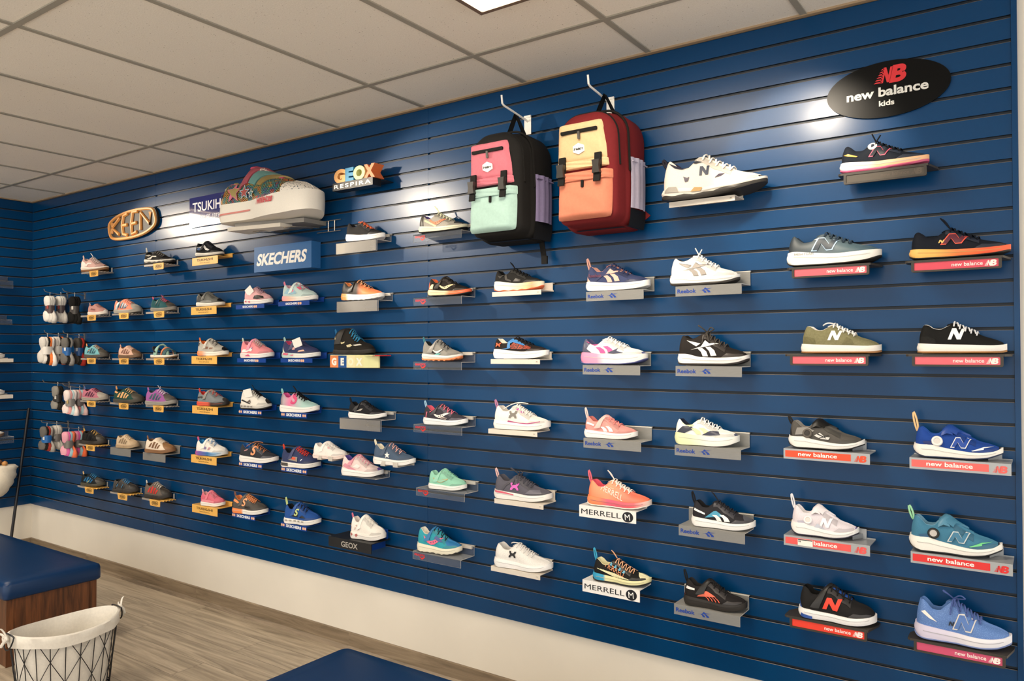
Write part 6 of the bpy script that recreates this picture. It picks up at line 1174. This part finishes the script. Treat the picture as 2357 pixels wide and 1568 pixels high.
for i, (a, b, c) in enumerate(((.02, -.05, .255), (.03, .0, .252), (-.01, -.02, .262))):
    mb = MB(); mb.tube([(a, b, c - .022 + .04 * k / 6) for k in range(7)], [.006, .016, .020, .021, .019, .014, .005], 10); mb.build('knob', mat(('#8a5a34', '#c08a50', '#6a4428')[i], .5, 'smooth'), t, True)
t = thing('pole', 'thin black pole leaning in the left corner', 'pole', (.135, -.21, .002)); mb = MB()
a, b = Vector((0, 0, 0)), Vector((-.105, .18, 1.142)); mb.tube([lerp(a, b, u) for u in (0, .02, .5, .98, 1)], [.010, .011, .011, .011, .009], 10); mb.build('shaft', mat('#17161a', .35, 'smooth'), t, True)
mb = MB(); mb.tube([lerp(a, b, u) for u in (0, .012)], .014, 10); mb.build('foot', mat('#0e0e0f', .7, 'foam'), t, True)

# ------------------------------------------------------------------ benches and basket
VINYLB = mat('#062c54', .34, 'smooth', 0, .35)
DKWOOD = wood_mat('stained_oak', [(.22, '#1c0f08'), (.42, '#4a2a16'), (.58, '#6b3f22'), (.8, '#835230')], 3, 3, .4, grain=(26, 26, 2.2), seam=False)
def bench(x0, y0, x1, y1, label):
    """cushion corner footprint; the box stands back a little under the cushion"""
    t = thing('bench', label, 'bench', ((x0 + x1) / 2, (y0 + y1) / 2, 0), 0, 'blue cushioned benches'); w, d = (x1 - x0) / 2, abs(y1 - y0) / 2
    mb = MB(); rings = []
    for zz, g, r in ((.342, .010, .02), (.350, .002, .025), (.372, 0, .03), (.408, .001, .03), (.422, .006, .03), (.430, .022, .03)): rings.append([(u, v, zz) for u, v in rrect(-w + g, -d + g, w - g, d - g, r, 5)])
    for g, zz in ((.08, .434), (.16, .436)): rings.append([(u, v, zz) for u, v in rrect(-w + g, -d + g, w - g, d - g, .02, 5)])
    mb.grid(rings, False, True); n = len(rings[0]); o = (len(rings) - 1) * n
    mb.f.append(tuple(range(o, o + n))); mb.mi.append(0); mb.f.append(tuple(range(n - 1, -1, -1))); mb.mi.append(0)
    mb.build('cushion', VINYLB, t, True, 45)
    mb = MB(); mb.box((-w + .03, -d + .025, .002), (w - .03, d - .025, .342)); mb.build('box', DKWOOD, t)
    for sx in (-w + .026, w - .03):
        for sy in (-d + .021, d - .055):
            mb = MB(); mb.box((sx, sy, .001), (sx + .004, sy + .034, .340)); mb.build('corner_strip', DKWOOD, t)
bench(1.2, -1.174, 2.476, -.683, 'blue vinyl cushioned bench with dark wood base beside the basket')
bench(4.475, -1.24, 5.85, -.748, 'blue vinyl cushioned bench in the foreground, only its corner showing')

t = thing('basket', 'oval black wire basket with white cloth liner and tied ends', 'basket', (3.012, -1.128, 0)); BW = mat('#17161a', .4, 'smooth'); CL = mat('#dcd7cd', .9, 'cloth')
HB_, TX, TY_, BX, BY = .308, .146, .228, .112, .192
def ov(a, v, g=0): return (lerp(BX, TX, v) + g) * math.cos(a), (lerp(BY, TY_, v) + g) * math.sin(a), .004 + v * HB_ + (.022 * math.sin(a) ** 2 * v)
mb = MB()
for v in (0.0, .03, 1.0): mb.tube([ov(a, v, .004) for a in np.linspace(0, 2 * PI, 49)[:-1]], .004 if v == 1 else .003, 6, True)
NV = 22
for i in range(NV): a = 2 * PI * i / NV; mb.tube([ov(a, v, .004) for v in (0, .5, 1)], .0022, 5)
for i in range(0, NV, 2):
    a0 = 2 * PI * i / NV
    for s_ in (1, -1): mb.tube([ov(a0 + s_ * 2 * PI * 3 / NV * u, u, .005) for u in np.linspace(0, 1, 9)], .0018, 5)
mb.tube([(BX * u, 0, .004) for u in (-1, 1)], .0025, 5); mb.tube([(0, BY * u, .004) for u in (-1, 1)], .0025, 5)
mb.build('wire_frame', BW, t, True)
for s_ in (1, -1):
    mb = MB(); c = ov(s_ * PI / 2, 1.0)
    mb.tube([(c[0] + .045 * math.cos(a), c[1] + s_ * (.010 + .012 * max(0, -math.sin(a))), c[2] + .010 + (.06 if math.sin(a) < 0 else .006) * math.sin(a)) for a in np.linspace(0, 2 * PI, 21)[:-1]], .0035, 6, True); mb.build('handle', BW, t, True)
mb = MB(); A_ = np.linspace(0, 2 * PI, 65)[:-1]; rows = [[ov(a, 0.01, -.014 + .0) for a in A_]]
for v in (.15, .4, .7, .9): rows.append([ov(a, v, -.010 + .006 * math.sin(7 * a + 4 * v)) for a in A_])
rows.append([ov(a, .985, -.004) for a in A_]); rows.append([(p[0], p[1], p[2] + .014) for p in [ov(a, 1.0, .002) for a in A_]])
rows.append([(p[0], p[1], p[2] + .010) for p in [ov(a, 1.0, .012) for a in A_]]); rows.append([ov(a, .95, .013 + .002 * math.sin(9 * a)) for a in A_]); rows.append([ov(a, .88 + .01 * math.sin(5 * a), .014 + .003 * math.sin(11 * a)) for a in A_])
mb.grid(rows, False, True); n = 64; mb.f.append(tuple(range(n))); mb.mi.append(0)
mb.build('liner', CL, t, True, 70, recalc=False)
for s_ in (1, -1):
    mb = MB(); c = Vector(ov(s_ * PI / 2, 1.0, .01))
    for k, (dx, dz, l) in enumerate(((-.02, -.05, .06), (.02, -.03, .05), (.01, .05, .05), (-.03, .01, .04))):
        mb.tube([c + Vector((dx * u + .012 * math.sin(3 * u + k), s_ * (.012 + l * .5 * u), dz * u + .012 * math.sin(PI * u))) for u in np.linspace(0, 1, 6)], [.005, .007, .007, .006, .006, .004], 6, flat=.5)
    mb.tube([c + Vector((.014 * math.cos(a), s_ * .016, .012 * math.sin(a))) for a in np.linspace(0, 2 * PI, 9)[:-1]], .008, 6, True); mb.build('liner_tie', CL, t, True)
